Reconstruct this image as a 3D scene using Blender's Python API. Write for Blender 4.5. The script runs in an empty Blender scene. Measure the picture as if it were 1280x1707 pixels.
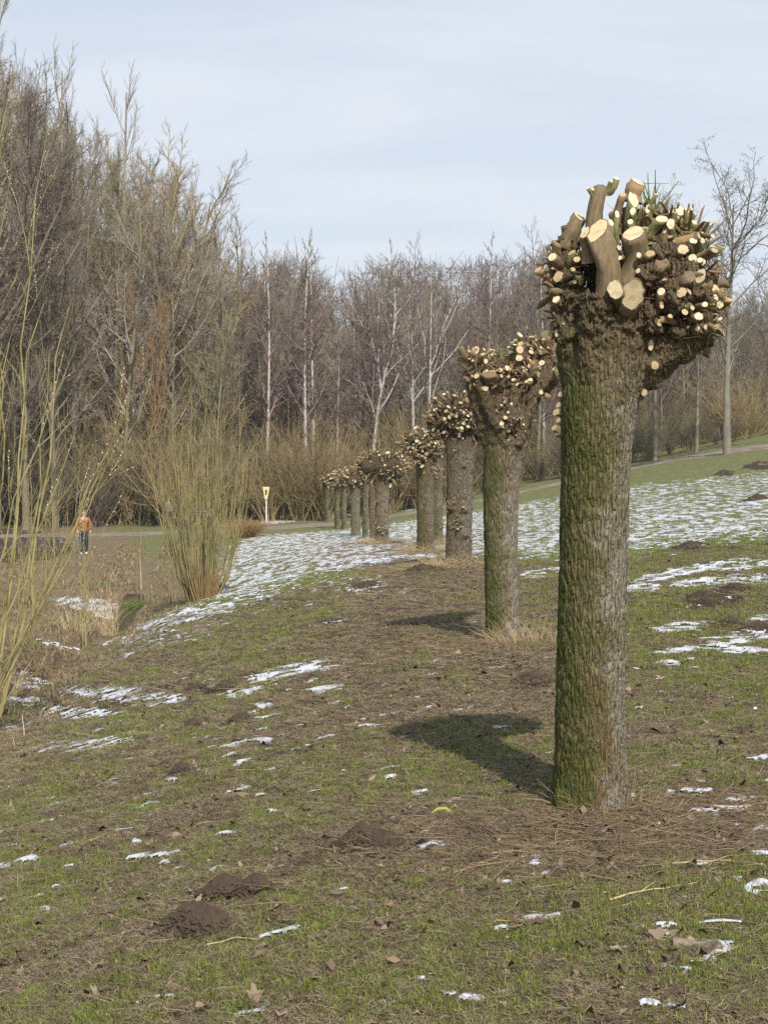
import bpy, math, random
import numpy as np
from mathutils import Vector, Matrix

C = bpy.context.scene.collection
SC = bpy.context.scene
rng = np.random.default_rng(11)
random.seed(5)

# ------------------------------------------------------------------ camera
F = 2400.0            # focal length in pixels of the 1280 x 1707 photograph
CX, CY, HOR = 640.0, 853.5, 800.0
EYE = 1.58
cam_d = bpy.data.cameras.new('camera'); cam = bpy.data.objects.new('camera', cam_d); C.objects.link(cam)
cam.location = (0, 0, EYE)
cam.rotation_euler = (math.radians(90) - math.atan((CY - HOR) / F), 0, 0)
cam_d.sensor_fit = 'VERTICAL'; cam_d.sensor_height = 36.0; cam_d.sensor_width = 27.0
cam_d.lens = F / 1707.0 * 36.0
cam_d.clip_start = 0.05; cam_d.clip_end = 5000
SC.camera = cam

# ------------------------------------------------------------------ light
SUN_EL, SUN_AZ = 45.0, 164.5      # azimuth clockwise from +Y (view direction)
W = bpy.data.worlds.new('World'); SC.world = W; W.use_nodes = True
wn, wl = W.node_tree.nodes, W.node_tree.links
bg = wn['Background']; bg.inputs[1].default_value = 0.14
sky = wn.new('ShaderNodeTexSky'); sky.sky_type = 'NISHITA'; sky.sun_disc = False
sky.sun_elevation = math.radians(SUN_EL); sky.sun_rotation = math.radians(SUN_AZ)
sky.air_density = 1.0; sky.dust_density = 1.6; sky.ozone_density = 1.2
tc = wn.new('ShaderNodeTexCoord'); sp = wn.new('ShaderNodeSeparateXYZ'); wl.new(tc.outputs['Generated'], sp.inputs[0])
def wm(op, a, b=None):
    n = wn.new('ShaderNodeMath'); n.operation = op
    for i, v in enumerate((a, b)):
        if v is None: continue
        if isinstance(v, (int, float)): n.inputs[i].default_value = v
        else: wl.new(v, n.inputs[i])
    return n.outputs[0]
zz = wm('ADD', wm('MAXIMUM', sp.outputs[2], 0.0), 0.12)
cb = wn.new('ShaderNodeCombineXYZ')
wl.new(wm('DIVIDE', sp.outputs[0], zz), cb.inputs[0]); wl.new(wm('MULTIPLY', wm('DIVIDE', sp.outputs[1], zz), 1.0), cb.inputs[1])
mp = wn.new('ShaderNodeMapping'); mp.inputs['Rotation'].default_value = (0, 0, 0.25); mp.inputs['Scale'].default_value = (0.55, 1.5, 1)
wl.new(cb.outputs[0], mp.inputs[0])
nz = wn.new('ShaderNodeTexNoise'); nz.inputs['Scale'].default_value = 1.7; nz.inputs['Detail'].default_value = 7; nz.inputs['Roughness'].default_value = 0.55
nz.inputs['Distortion'].default_value = 0.35
wl.new(mp.outputs[0], nz.inputs['Vector'])
mr = wn.new('ShaderNodeMapRange'); mr.inputs[1].default_value = 0.40; mr.inputs[2].default_value = 0.60; mr.inputs[3].default_value = 0.74; mr.inputs[4].default_value = 0.92
wl.new(nz.outputs[0], mr.inputs[0])
mx = wn.new('ShaderNodeMix'); mx.data_type = 'RGBA'
veil = wn.new('ShaderNodeMapRange'); veil.inputs[1].default_value = .25; veil.inputs[2].default_value = .8; veil.inputs[3].default_value = 1.0; veil.inputs[4].default_value = .25
wl.new(sp.outputs[2], veil.inputs[0])
wl.new(wm('MULTIPLY', mr.outputs[0], veil.outputs[0]), mx.inputs[0]); wl.new(sky.outputs[0], mx.inputs[6]); mx.inputs[7].default_value = (5.5, 5.85, 6.35, 1)
wl.new(mx.outputs[2], bg.inputs[0])

sd = bpy.data.lights.new('sun', 'SUN'); sd.energy = 4.6; sd.angle = math.radians(0.6); sd.color = (1.0, 0.93, 0.82)
sun = bpy.data.objects.new('sun', sd); C.objects.link(sun)
az, el = math.radians(SUN_AZ), math.radians(SUN_EL)
sdir = Vector((math.sin(az) * math.cos(el), math.cos(az) * math.cos(el), math.sin(el)))
sun.rotation_euler = sdir.to_track_quat('Z', 'Y').to_euler(); sun.location = sdir * 60
SC.view_settings.view_transform = 'Standard'; SC.view_settings.look = 'None'
SC.view_settings.exposure = 0.10; SC.view_settings.gamma = 1.0; SC.view_settings.use_curve_mapping = False
SC.cycles.max_bounces = 5; SC.cycles.diffuse_bounces = 3; SC.cycles.volume_bounces = 0; SC.cycles.use_denoising = False; SC.cycles.sample_clamp_indirect = 4

# ------------------------------------------------------------------ noise
def _hash(ix, iy, iz, seed):
    h = (ix.astype(np.int64) * 374761393 + iy.astype(np.int64) * 668265263 + iz.astype(np.int64) * 2147483647 + seed * 974634777) & 0xffffffff
    h = ((h ^ (h >> 13)) * 1274126177) & 0xffffffff
    h = ((h ^ (h >> 16)) * 2246822519) & 0xffffffff
    return (h ^ (h >> 15)) & 0xffffffff
def noise3(x, y, z, seed=0):
    """gradient noise, about -0.7 .. 0.7"""
    xi, yi, zi = np.floor(x), np.floor(y), np.floor(z)
    xf, yf, zf = x - xi, y - yi, z - zi
    u, v, w = (t * t * t * (t * (t * 6 - 15) + 10) for t in (xf, yf, zf))
    r = 0
    for a in (0, 1):
        for b in (0, 1):
            for c in (0, 1):
                h = _hash(xi + a, yi + b, zi + c, seed)
                g1 = (h & 1023) / 511.5 - 1; g2 = ((h >> 10) & 1023) / 511.5 - 1; g3 = ((h >> 20) & 1023) / 511.5 - 1
                d = g1 * (xf - a) + g2 * (yf - b) + g3 * (zf - c)
                r = r + d * (u if a else 1 - u) * (v if b else 1 - v) * (w if c else 1 - w)
    return r
def noise2(x, y, seed=0): return noise3(np.asarray(x, float), np.asarray(y, float), np.zeros_like(np.asarray(x, float)) + .37, seed)
def fbm2(x, y, seed=0, o=4, lac=2.1, g=.5):
    s, a, t = 0, 1.0, 0
    for i in range(o):
        s = s + a * noise2(x, y, seed + i); t += a; x = x * lac + 13.1; y = y * lac + 7.7; a *= g
    return s / t
def smooth(a, b, x):
    t = np.clip((x - a) / (b - a), 0, 1); return t * t * (3 - 2 * t)

# ------------------------------------------------------------------ terrain
def lin(xs, ys): return lambda v: np.interp(v, xs, ys)
def scurve(xs, ys):
    gx = np.linspace(xs[0], xs[-1], 600); gy = np.interp(gx, xs, ys)
    k = np.hanning(41); k /= k.sum()
    gy = np.convolve(np.pad(gy, 20, mode='edge'), k, mode='valid')
    return lambda v: np.interp(v, gx, gy)
XR = scurve([0, 7, 14.3, 26, 32, 42, 58, 69, 88, 110, 140], [.95, 1.0, 1.19, 1.36, .95, -.1, -1.14, -2.0, -3.5, -5.5, -8])
ZR = lin([0, 16, 26, 32, 42, 58, 69, 88, 110, 200], [0, 0, .03, -.03, -.26, -.67, -.80, -.98, -.75, -.5])
SR = lin([0, 7, 14, 26, 42, 60, 88, 120], [.02, .03, .055, .11, .165, .19, .21, .21])
XD = scurve([0, 7, 16.5, 32, 60, 90, 120], [-5.6, -5.2, -4.5, -5.7, -9.5, -17, -24])
mole = []      # (x, y, radius, height)
def macro(x, y):
    d = np.clip(y, 0, 140)
    xr, zr, xd = XR(d), ZR(d), XD(d)
    u = np.maximum(x - xr, 0)
    right = zr + np.minimum(SR(d) * u * u / (u + 3.0), 9)
    zb = -1.28 + .35 * smooth(70, 100, d)
    t = np.clip((xr - x) / (xr - xd), 0, 1)
    left = zr + (zb - zr) * np.minimum(t ** 1.35, 1) * 1.0
    z = np.where(x > xr, right, left)
    z = z - .34 * np.exp(-((x - xd) / .9) ** 2) * (1 - smooth(37, 44, d)) * (.45 + .55 * smooth(19, 27, d))
    z = z - .12 * smooth(0, 2, xd - x) * (1 - smooth(60, 90, d))
    return z
def H(x, y):
    x = np.asarray(x, float); y = np.asarray(y, float)
    z = macro(x, y)
    z = z + .055 * fbm2(x / 1.6, y / 1.6, 3, 3) + .028 * fbm2(x / .33, y / .33, 8, 3)
    for mx_, my_, r_, h_ in mole:
        q = ((x - mx_) ** 2 + (y - my_) ** 2) / (r_ * r_)
        m = q < 4
        if np.any(m):
            qq = np.where(m, q, 9)
            z = z + h_ * np.exp(-qq * 1.6) * (1 + .5 * noise2(x / .05, y / .05, 77))
    return z
def proj(x, y, z):
    """world point to photograph pixels"""
    a = math.atan((CY - HOR) / F); ca, sa = math.cos(a), math.sin(a)
    dz = z - EYE
    fwd = y * ca - dz * sa; up = y * sa + dz * ca
    fwd = np.maximum(fwd, .01)
    return CX + F * x / fwd, CY - F * up / fwd
def ray(px, py):
    a = math.atan((CY - HOR) / F)
    v = np.array([(px - CX) / F, 1.0, (CY - py) / F])
    ca, sa = math.cos(a), math.sin(a)
    return np.array([v[0], v[1] * ca + v[2] * sa, -v[1] * sa + v[2] * ca])
def ground_at(px, py):
    v = ray(px, py); v = v / v[1]
    d = np.geomspace(2, 150, 1500)
    zz_ = EYE + v[2] * d - macro(v[0] * d, d)
    i = np.argmax(zz_ < 0)
    if zz_[i] >= 0: i = len(d) - 1
    x, y = v[0] * d[i], d[i]
    return float(x), float(y), float(H(np.array([x]), np.array([y]))[0])
def at_depth(px, d):
    x = (px - CX) / F * d
    return float(x), float(d), float(H(np.array([x]), np.array([float(d)]))[0])

# ------------------------------------------------------------------ mesh helpers
def mesh_np(name, V, Fc, loops=None, smooth_=True, mats=(), midx=None, col=None):
    """V (n,3); Fc: list of (k,m) int arrays of faces"""
    me = bpy.data.meshes.new(name)
    V = np.asarray(V, np.float32)
    if not isinstance(Fc, list): Fc = [Fc]
    Fc = [np.asarray(f, np.int32) for f in Fc if len(f)]
    nl = sum(f.size for f in Fc); nf = sum(len(f) for f in Fc)
    me.vertices.add(len(V)); me.vertices.foreach_set('co', V.ravel())
    me.loops.add(nl); me.polygons.add(nf)
    me.loops.foreach_set('vertex_index', np.concatenate([f.ravel() for f in Fc]))
    tot = np.concatenate([np.full(len(f), f.shape[1], np.int32) for f in Fc])
    st = np.concatenate([[0], np.cumsum(tot)[:-1]]).astype(np.int32)
    me.polygons.foreach_set('loop_start', st); me.polygons.foreach_set('loop_total', tot)
    me.polygons.foreach_set('use_smooth', np.full(nf, bool(smooth_)))
    if midx is not None: me.polygons.foreach_set('material_index', np.asarray(midx, np.int32))
    for m in mats: me.materials.append(m)
    if col is not None:
        a = me.color_attributes.new('Col', 'FLOAT_COLOR', 'POINT')
        c = np.ones((len(V), 4), np.float32); c[:, :col.shape[1]] = col
        a.data.foreach_set('color', c.ravel())
    me.update(calc_edges=True)
    return me
def obj(name, me, parent=None, loc=None, **props):
    o = bpy.data.objects.new(name, me); C.objects.link(o)
    if parent is not None: o.parent = parent
    if loc is not None: o.location = loc
    for k, v in props.items(): o[k] = v
    return o
def thing(name, label, cat, loc=(0, 0, 0), rz=0, group=None, me=None):
    o = bpy.data.objects.new(name, me); C.objects.link(o)
    o.location = loc; o.rotation_euler = (0, 0, rz); o['label'] = label; o['category'] = cat
    if group: o['group'] = group
    return o
def dup(root, loc, rz, scale, label=None, group=None, cat=None):
    r = root.copy(); C.objects.link(r); r.location = loc; r.rotation_euler = (0, 0, rz); r.scale = scale
    if label: r['label'] = label
    if cat: r['category'] = cat
    if group: r['group'] = group
    elif 'group' in r.keys(): del r['group']
    for ch in list(root.children):
        c = ch.copy(); C.objects.link(c); c.parent = r
        for g in ch.children:
            d = g.copy(); C.objects.link(d); d.parent = c
    return r
def norm(v): return v / (np.linalg.norm(v, axis=-1, keepdims=True) + 1e-12)
def tubes(P, R, sides=3, cap=False):
    """P (B,N,3) R (B,N) -> verts, quads"""
    B, N, _ = P.shape
    T = np.empty_like(P); T[:, 1:-1] = P[:, 2:] - P[:, :-2]; T[:, 0] = P[:, 1] - P[:, 0]; T[:, -1] = P[:, -1] - P[:, -2]
    T = norm(T)
    ref = np.where(np.abs(T[:, :1, 2:3]) > .8, np.array([1., .1, 0]), np.array([0, .1, 1.]))
    U = norm(np.cross(T, np.broadcast_to(ref, T.shape))); Vv = np.cross(T, U)
    a = np.arange(sides) / sides * 2 * np.pi
    V = P[:, :, None, :] + R[:, :, None, None] * (np.cos(a)[:, None] * U[:, :, None, :] + np.sin(a)[:, None] * Vv[:, :, None, :])
    V = V.reshape(-1, 3)
    base = (np.arange(B) * N * sides)[:, None, None] + (np.arange(N - 1) * sides)[None, :, None]
    k = np.arange(sides)[None, None, :]; k2 = (k + 1) % sides
    Q = np.stack([base + k, base + k2, base + sides + k2, base + sides + k], -1).reshape(-1, 4)
    return V, Q
def merge(lst):
    Vs, Qs, o = [], [], 0
    for V, Q in lst:
        Vs.append(V); Qs.append(Q + o); o += len(V)
    return np.concatenate(Vs), np.concatenate(Qs)

# ------------------------------------------------------------------ materials
class M:
    def __init__(s, name):
        s.m = bpy.data.materials.new(name); s.m.use_nodes = True
        s.n, s.l = s.m.node_tree.nodes, s.m.node_tree.links
        s.b = s.n['Principled BSDF']; s.b.inputs['Roughness'].default_value = .85
        s.b.inputs['Specular IOR Level'].default_value = .25
    def put(s, inp, v):
        if hasattr(v, 'is_linked'): s.l.new(v, inp)
        else: inp.default_value = v if not (isinstance(v, tuple) and len(v) == 3 and hasattr(inp, 'default_value') and len(inp.default_value) == 4) else (*v, 1)
    def pos(s, scale=(1, 1, 1), obj=True, attr=None):
        t = s.n.new('ShaderNodeTexCoord' if obj else 'ShaderNodeNewGeometry')
        m = s.n.new('ShaderNodeMapping'); m.inputs['Scale'].default_value = scale
        s.l.new(t.outputs['Object' if obj else 'Position'], m.inputs[0]); return m.outputs[0]
    def noise(s, vec, scale, detail=4, rough=.55, dist=0):
        n = s.n.new('ShaderNodeTexNoise'); s.l.new(vec, n.inputs['Vector'])
        n.inputs['Scale'].default_value = scale; n.inputs['Detail'].default_value = detail; n.inputs['Roughness'].default_value = rough; n.inputs['Distortion'].default_value = dist
        return n.outputs[0]
    def rng(s, v, a, b, c=0., d=1.):
        n = s.n.new('ShaderNodeMapRange'); s.l.new(v, n.inputs[0])
        for i, q in enumerate((a, b, c, d)): n.inputs[i + 1].default_value = q
        return n.outputs[0]
    def mix(s, f, a, b):
        n = s.n.new('ShaderNodeMix'); n.data_type = 'RGBA'
        s.put(n.inputs[0], f); s.put(n.inputs[6], a); s.put(n.inputs[7], b); return n.outputs[2]
    def math(s, op, a, b):
        n = s.n.new('ShaderNodeMath'); n.operation = op; s.put(n.inputs[0], a); s.put(n.inputs[1], b); return n.outputs[0]
    def attr(s, name):
        n = s.n.new('ShaderNodeAttribute'); n.attribute_name = name; return n
    def bump(s, h, dist, strength=1.):
        n = s.n.new('ShaderNodeBump'); n.inputs['Distance'].default_value = dist; n.inputs['Strength'].default_value = strength
        s.l.new(h, n.inputs['Height']); s.l.new(n.outputs[0], s.b.inputs['Normal'])
    def col(s, v): s.put(s.b.inputs['Base Color'], v); return s
def twig_mat(name, c1, c2, scale=.6):
    m = M(name); p = m.pos(obj=False)
    m.col(m.mix(m.rng(m.noise(p, scale, 3), .35, .65), c1, c2)); return m.m
def attr_mat(name, rough=.8, trans=0.):
    m = M(name); m.col(m.attr('Col').outputs['Color']); m.b.inputs['Roughness'].default_value = rough
    return m.m
mat_wood = twig_mat('dark_twigs', (.15, .12, .092), (.25, .205, .155))
mat_wood2 = twig_mat('olive_twigs', (.155, .14, .075), (.25, .215, .125))
mat_greytan = twig_mat('grey_tan_twigs', (.24, .205, .165), (.34, .295, .235))
mat_purple = twig_mat('birch_twigs', (.165, .115, .108), (.25, .18, .165))
mat_pale = twig_mat('pale_twigs', (.25, .215, .165), (.35, .31, .24))
mat_hazel = twig_mat('hazel_twigs', (.24, .185, .095), (.35, .27, .14))
mat_orange = twig_mat('orange_twigs', (.30, .20, .10), (.39, .27, .14))
mat_alder = twig_mat('alder_bark', (.155, .145, .11), (.24, .22, .17), 2)
mat_greenbark = twig_mat('green_bark', (.15, .16, .09), (.24, .22, .15), 2)
mat_willow = twig_mat('willow_shoots', (.20, .175, .07), (.36, .31, .14), 3)
mat_willow_yellow = twig_mat('yellow_willow_shoots', (.19, .168, .07), (.34, .285, .125), 3)
mat_willow_base = twig_mat('willow_base', (.28, .17, .08), (.38, .25, .12), 8)
mat_cat = M('catkin_down').col((.72, .72, .68)).m
m = M('birch_bark'); p = m.pos((1, 1, .35)); n1 = m.noise(p, 9, 5, .7)
m.col(m.mix(m.rng(n1, .50, .60), (.47, .445, .40), (.12, .10, .09))); mat_birch = m.m
mat_reed = twig_mat('reed', (.48, .38, .22), (.60, .49, .30), 6)
mat_straw = twig_mat('straw', (.36, .28, .15), (.5, .40, .24), 6)
def bark_mat(name, r, moss, pale, xoff=0., base_red=False, brown=(.122, .100, .052), zh=2.2, bd=.016):
    m = M(name)
    po = m.pos(); t = m.n.new('ShaderNodeSeparateXYZ'); m.l.new(po, t.inputs[0])
    xs, zs = t.outputs[0], t.outputs[2]
    pst = m.pos((1, 1, .22))
    ridge = m.noise(pst, 42, 6, .6, .3)
    fine = m.noise(m.pos((1, 1, .5)), 150, 4, .6)
    patch = m.noise(po, 5, 5, .6)
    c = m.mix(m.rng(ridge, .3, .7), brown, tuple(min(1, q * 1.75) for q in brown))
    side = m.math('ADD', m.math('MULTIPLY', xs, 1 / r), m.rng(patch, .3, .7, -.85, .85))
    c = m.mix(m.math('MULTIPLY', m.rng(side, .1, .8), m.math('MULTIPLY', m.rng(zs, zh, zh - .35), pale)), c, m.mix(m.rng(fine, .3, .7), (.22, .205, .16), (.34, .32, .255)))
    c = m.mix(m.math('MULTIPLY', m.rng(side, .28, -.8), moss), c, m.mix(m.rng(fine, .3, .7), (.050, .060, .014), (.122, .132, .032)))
    if base_red:
        red = m.math('MULTIPLY', m.rng(zs, .95, .1), m.rng(m.noise(m.pos((1, 1, .35)), 9, 4), .48, .68))
        c = m.mix(m.math('MULTIPLY', red, .55), c, (.17, .075, .032))
        vor = m.n.new('ShaderNodeTexVoronoi'); vor.inputs['Scale'].default_value = 55; m.l.new(m.pos((1, 1, .7)), vor.inputs['Vector'])
        dots = m.math('MULTIPLY', m.rng(vor.outputs[0], .16, .10), m.rng(m.noise(m.pos((1, 1, .4)), 6, 3), .52, .6))
        c = m.mix(dots, c, (.42, .46, .38))
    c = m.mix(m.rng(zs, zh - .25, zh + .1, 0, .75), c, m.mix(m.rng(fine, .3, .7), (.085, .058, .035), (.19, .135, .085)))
    m.col(c)
    vr = m.n.new('ShaderNodeTexVoronoi'); vr.feature = 'DISTANCE_TO_EDGE'; vr.inputs['Scale'].default_value = 56; m.l.new(m.pos((1, 1, .15)), vr.inputs['Vector'])
    crack = m.rng(vr.outputs[0], .0, .25, 0, .75)
    m.bump(m.math('ADD', m.math('ADD', ridge, crack), m.math('MULTIPLY', fine, .4)), bd, 1.)
    m.b.inputs['Roughness'].default_value = .9
    return m.m
def cut_mat(name, a, b):
    m = M(name); po = m.pos(); L = m.n.new('ShaderNodeVectorMath'); L.operation = 'LENGTH'; m.l.new(po, L.inputs[0])
    wv = m.n.new('ShaderNodeTexWave'); wv.wave_type = 'RINGS'; wv.rings_direction = 'SPHERICAL'
    m.l.new(po, wv.inputs['Vector']); wv.inputs['Scale'].default_value = 55; wv.inputs['Distortion'].default_value = 1.5
    c = m.mix(m.math('MULTIPLY', wv.outputs[1], .35), a, b)
    c = m.mix(m.rng(m.noise(po, 60, 4), .5, .75, 0, .5), c, b)
    c = m.mix(m.rng(L.outputs['Value'], .010, .002, 0, .45), c, b)
    oi = m.n.new('ShaderNodeObjectInfo')
    c = m.mix(m.rng(oi.outputs['Random'], .35, 1., 0, .35), c, tuple(q * w_ for q, w_ in zip(b, (.95, .85, .75))))
    c = m.mix(m.rng(m.noise(m.pos((1, 1, 1)), 22, 3, .5), .55, .62, 0, .35), c, tuple(q * .6 for q in b))
    m.col(c); m.bump(m.noise(m.pos((4, 1, 1)), 160, 3), .003, .8); return m.m
mat_cut = cut_mat('fresh_cut_wood', (.70, .60, .40), (.53, .39, .21))
mat_cut_white = cut_mat('white_cut_wood', (.76, .70, .54), (.60, .48, .29))
mat_cut_old = cut_mat('weathered_cut_wood', (.54, .42, .25), (.38, .27, .15))
def stub_bark(name, a, b):
    m = M(name); r_ = m.noise(m.pos((1, 1, .3)), 60, 5, .6, .2)
    m.col(m.mix(m.rng(r_, .3, .7), a, b)); m.bump(r_, .006, .8); return m.m
mat_stub = stub_bark('stub_bark', (.13, .095, .055), (.24, .18, .11))
mat_stub_green = stub_bark('stub_bark_green', (.12, .12, .045), (.21, .20, .09))
mat_stub_red = stub_bark('stub_bark_red', (.23, .15, .08), (.36, .25, .14))
mat_shoot = twig_mat('green_shoots', (.13, .17, .04), (.2, .24, .07), 20)

# ------------------------------------------------------------------ terrain mesh
for px, py, r, h in [(602, 1412, .17, .05), (640, 1420, .13, .035), (370, 1492, .16, .04), (425, 1488, .11, .03), (318, 1545, .17, .05), (345, 1553, .13, .035),
                     (885, 1138, .22, .05), (1175, 1003, .34, .07), (1225, 988, .3, .06), (1265, 1052, .25, .05), (1215, 1045, .2, .04), (1180, 1012, .2, .05),
                     (325, 1152, .2, .03), (375, 1148, .2, .03), (400, 1203, .15, .03), (320, 1215, .12, .03), (300, 1292, .1, .025),
                     (1262, 778, .8, .16), (1150, 915, .5, .08), (1205, 790, .5, .1), (610, 980, .4, .06), (700, 955, .5, .08), (1260, 835, .5, .1), (1000, 1122, .2, .03)]:
    x, y, z = ground_at(px, py); mole.append((x, y, r * .82, h * 1.15))
PATH_PX = [(-200, 900), (-60, 897), (50, 893), (150, 889), (290, 887), (430, 884), (520, 874), (600, 866), (700, 852), (790, 836), (940, 803), (1060, 776), (1160, 758), (1280, 743), (1500, 712)]
pp = []
for px, py in PATH_PX:
    if 0 <= px <= 1280: x, y, z = ground_at(px, py + 1)
    else: x, y = None, None
    pp.append((px, x, y))
known = [(px, x, y) for px, x, y in pp if x is not None]
(p0, x0, y0), (p1, x1, y1) = known[0], known[1]
(p2, x2, y2), (p3, x3, y3) = known[-2], known[-1]
path_xy = [(x0 - 40, y0 - 2)] + [(x, y) for _, x, y in known] + [(x3 + 25, y3 + (y3 - y2) / (x3 - x2) * 25)]
path_xy = np.array(path_xy)
def resample(P, n):
    s = np.concatenate([[0], np.cumsum(np.linalg.norm(np.diff(P, axis=0), axis=1))]); t = np.linspace(0, s[-1], n)
    return np.stack([np.interp(t, s, P[:, i]) for i in range(P.shape[1])], -1)
path_r = resample(path_xy, 260)
k_ = np.hanning(25); k_ /= k_.sum()
path_r = np.stack([np.convolve(np.pad(path_r[:, i], 12, mode='edge'), k_, mode='valid') for i in range(2)], -1)

# ground cover maps, planned over the photograph and stored at real places on the ground
SNOW = [(500, 1118, 70, 9, -12, .9), (400, 1154, 36, 5, -12, .9), (180, 1157, 66, 9, 3, .95), (272, 1164, 40, 6, 0, .9), (140, 1190, 55, 8, 5, .85), (32, 1170, 28, 8, 0, .9),
        (60, 1202, 62, 5, -20, .9), (118, 1242, 62, 7, -3, .85), (190, 1235, 40, 6, 0, .6), (440, 1178, 14, 4, 0, 1), (552, 1150, 32, 4, -10, .95), (285, 1302, 13, 4, 0, 1), (390, 1313, 30, 5, -5, .8),
        (440, 1241, 14, 4, 0, 1), (385, 1247, 15, 4, 0, .8), (230, 1407, 12, 6, 0, 1), (242, 1425, 34, 6, -5, .85), (46, 1430, 26, 6, 5, .85), (8, 1442, 10, 5, 0, 1), (340, 1433, 16, 5, 0, .7), (382, 1390, 16, 3, 0, .9),
        (562, 1412, 44, 5, -14, 1), (345, 1532, 13, 8, 0, 1), (224, 1608, 13, 5, 0, 1), (215, 1666, 26, 6, 0, .95), (268, 1662, 28, 5, -5, .95), (787, 1668, 24, 7, 5, 1), (748, 1660, 22, 5, 5, 1), (702, 1636, 10, 5, 0, 1),
        (632, 1673, 22, 4, 0, .9), (838, 1652, 26, 5, 0, .9), (1082, 1684, 22, 6, 0, .9), (1125, 1690, 22, 4, 0, .8), (1055, 1329, 8, 8, 0, 1), (1115, 1325, 10, 6, 0, 1), (1238, 1329, 30, 6, -15, 1), (1172, 1319, 40, 4, 0, .95),
        (1190, 1351, 50, 4, -4, .95), (1152, 1366, 9, 5, 0, 1), (1252, 1378, 38, 7, 4, 1), (1272, 1427, 20, 5, 0, .95), (1166, 1445, 14, 4, 0, .9), (1262, 1488, 26, 8, 0, .9), (1106, 1566, 13, 6, 0, .95), (1196, 1583, 26, 4, 0, .9), (1200, 1545, 40, 3, 0, .8), (1110, 1550, 20, 3, 0, .7),
        (1108, 1105, 22, 4, 0, 1), (1230, 942, 78, 7, -4, .9), (1120, 958, 70, 6, -10, .9), (1185, 970, 70, 5, -4, .85), (1062, 978, 40, 7, -2, .95), (1252, 967, 40, 6, 0, .85), (1132, 1046, 42, 5, -5, .95),
        (1270, 1031, 22, 5, 0, .9), (1232, 1064, 52, 7, -4, .9), (1152, 1081, 60, 4, -6, .95), (1235, 1083, 40, 4, 0, .85), (905, 953, 44, 4, -8, .9), (880, 962, 30, 3, 0, .8), (150, 1008, 56, 8, 8, .75), (182, 1026, 26, 4, 8, .9),
        (98, 1076, 32, 3, 14, .9), (52, 1140, 24, 9, 0, .9), (30, 1122, 20, 6, 0, .6), (275, 1039, 44, 6, -10, .9), (240, 1062, 60, 6, -12, .7), (345, 1018, 70, 11, -14, .85), (400, 995, 70, 12, -8, .75), (300, 1060, 90, 8, -14, .6),
        (200, 1095, 60, 6, -20, .5), (540, 975, 90, 12, -3, .55), (500, 1010, 90, 8, -3, .35), (620, 985, 60, 6, 0, .5), (455, 1080, 60, 4, -5, .5), (545, 1040, 50, 4, -5, .4), (350, 1200, 260, 70, -6, .2),
        (60, 900, 70, 12, 0, .3)]
def snow_cov(px, py):
    c = np.zeros_like(px)
    for x, y, rx, ry, a, s in SNOW:
        if y > 1250: rx, ry = rx * .8, ry * .8
        m = (np.abs(px - x) < rx * 1.8) & (np.abs(py - y) < ry * 2.2 + rx * .5)
        if not np.any(m): continue
        ar = math.radians(a); dx, dy = px[m] - x, py[m] - y
        u = (dx * math.cos(ar) + dy * math.sin(ar)) / (rx * 1.2); v = (-dx * math.sin(ar) + dy * math.cos(ar)) / (ry * 1.45)
        q = s * .80 * (1 - smooth(.3, 1.9, u * u + v * v))
        c[m] = np.maximum(c[m], q)
    # the wide snow fields beyond the pollards
    yt = np.interp(px, [380, 430, 520, 600, 700, 790, 860, 1000, 1280, 1500], [905, 890, 884, 878, 862, 850, 838, 812, 782, 760])
    yb = np.interp(px, [340, 430, 560, 660, 760, 860, 1060, 1280, 1500], [1000, 985, 962, 940, 930, 938, 925, 905, 890])
    f = smooth(-5, 7, py - yt) * smooth(-8, 12, yb - py) * smooth(345, 430, px + (py - 890) * .75)
    dens = np.where(px < 820, .52, .49) - .18 * smooth(0, 60, 60 - (py - yt)) * (px > 900) * .6
    c = np.maximum(c, f * dens)
    f2 = smooth(0, 4, py - np.interp(px, [420, 540, 640, 760], [866, 858, 850, 842])) * smooth(0, 4, np.interp(px, [420, 540, 640, 760], [880, 866, 858, 846]) - py) * smooth(415, 450, px) * smooth(790, 740, px)
    return np.maximum(c, f2 * .6)
SOIL = [(602, 1414, 52, 20, 1), (375, 1492, 70, 16, .9), (318, 1548, 60, 24, .9), (885, 1140, 45, 14, .8), (1190, 1000, 60, 16, 1), (1262, 1050, 50, 12, .8), (330, 1150, 70, 10, .9), (130, 1175, 110, 26, .7), (1180, 1012, 40, 10, .9),
        (690, 1362, 60, 14, .5), (430, 1255, 60, 8, .5), (300, 1290, 30, 9, .7), (580, 1040, 120, 9, .5), (720, 1050, 70, 12, .4), (1010, 1120, 80, 8, .5), (620, 985, 60, 10, .6), (1120, 1290, 120, 12, .35), (20, 910, 120, 34, .9), (1262, 778, 30, 6, 1), (1150, 915, 40, 6, .9), (1205, 790, 20, 5, .9)]
def soil_cov(px, py, x, y):
    c = np.zeros_like(px)
    for sx, sy, rx, ry, s in SOIL:
        q = ((px - sx) / rx) ** 2 + ((py - sy) / ry) ** 2
        c = np.maximum(c, s * (1 - smooth(.3, 1.3, q)))
    c = c + 1.3 * fbm2(x / .25, y / .35, 41, 4)
    c = np.maximum(smooth(.42, .75, c), smooth(.28, .42, fbm2(x / .8, y / .8, 47, 5)) * .45)
    return c
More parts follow.
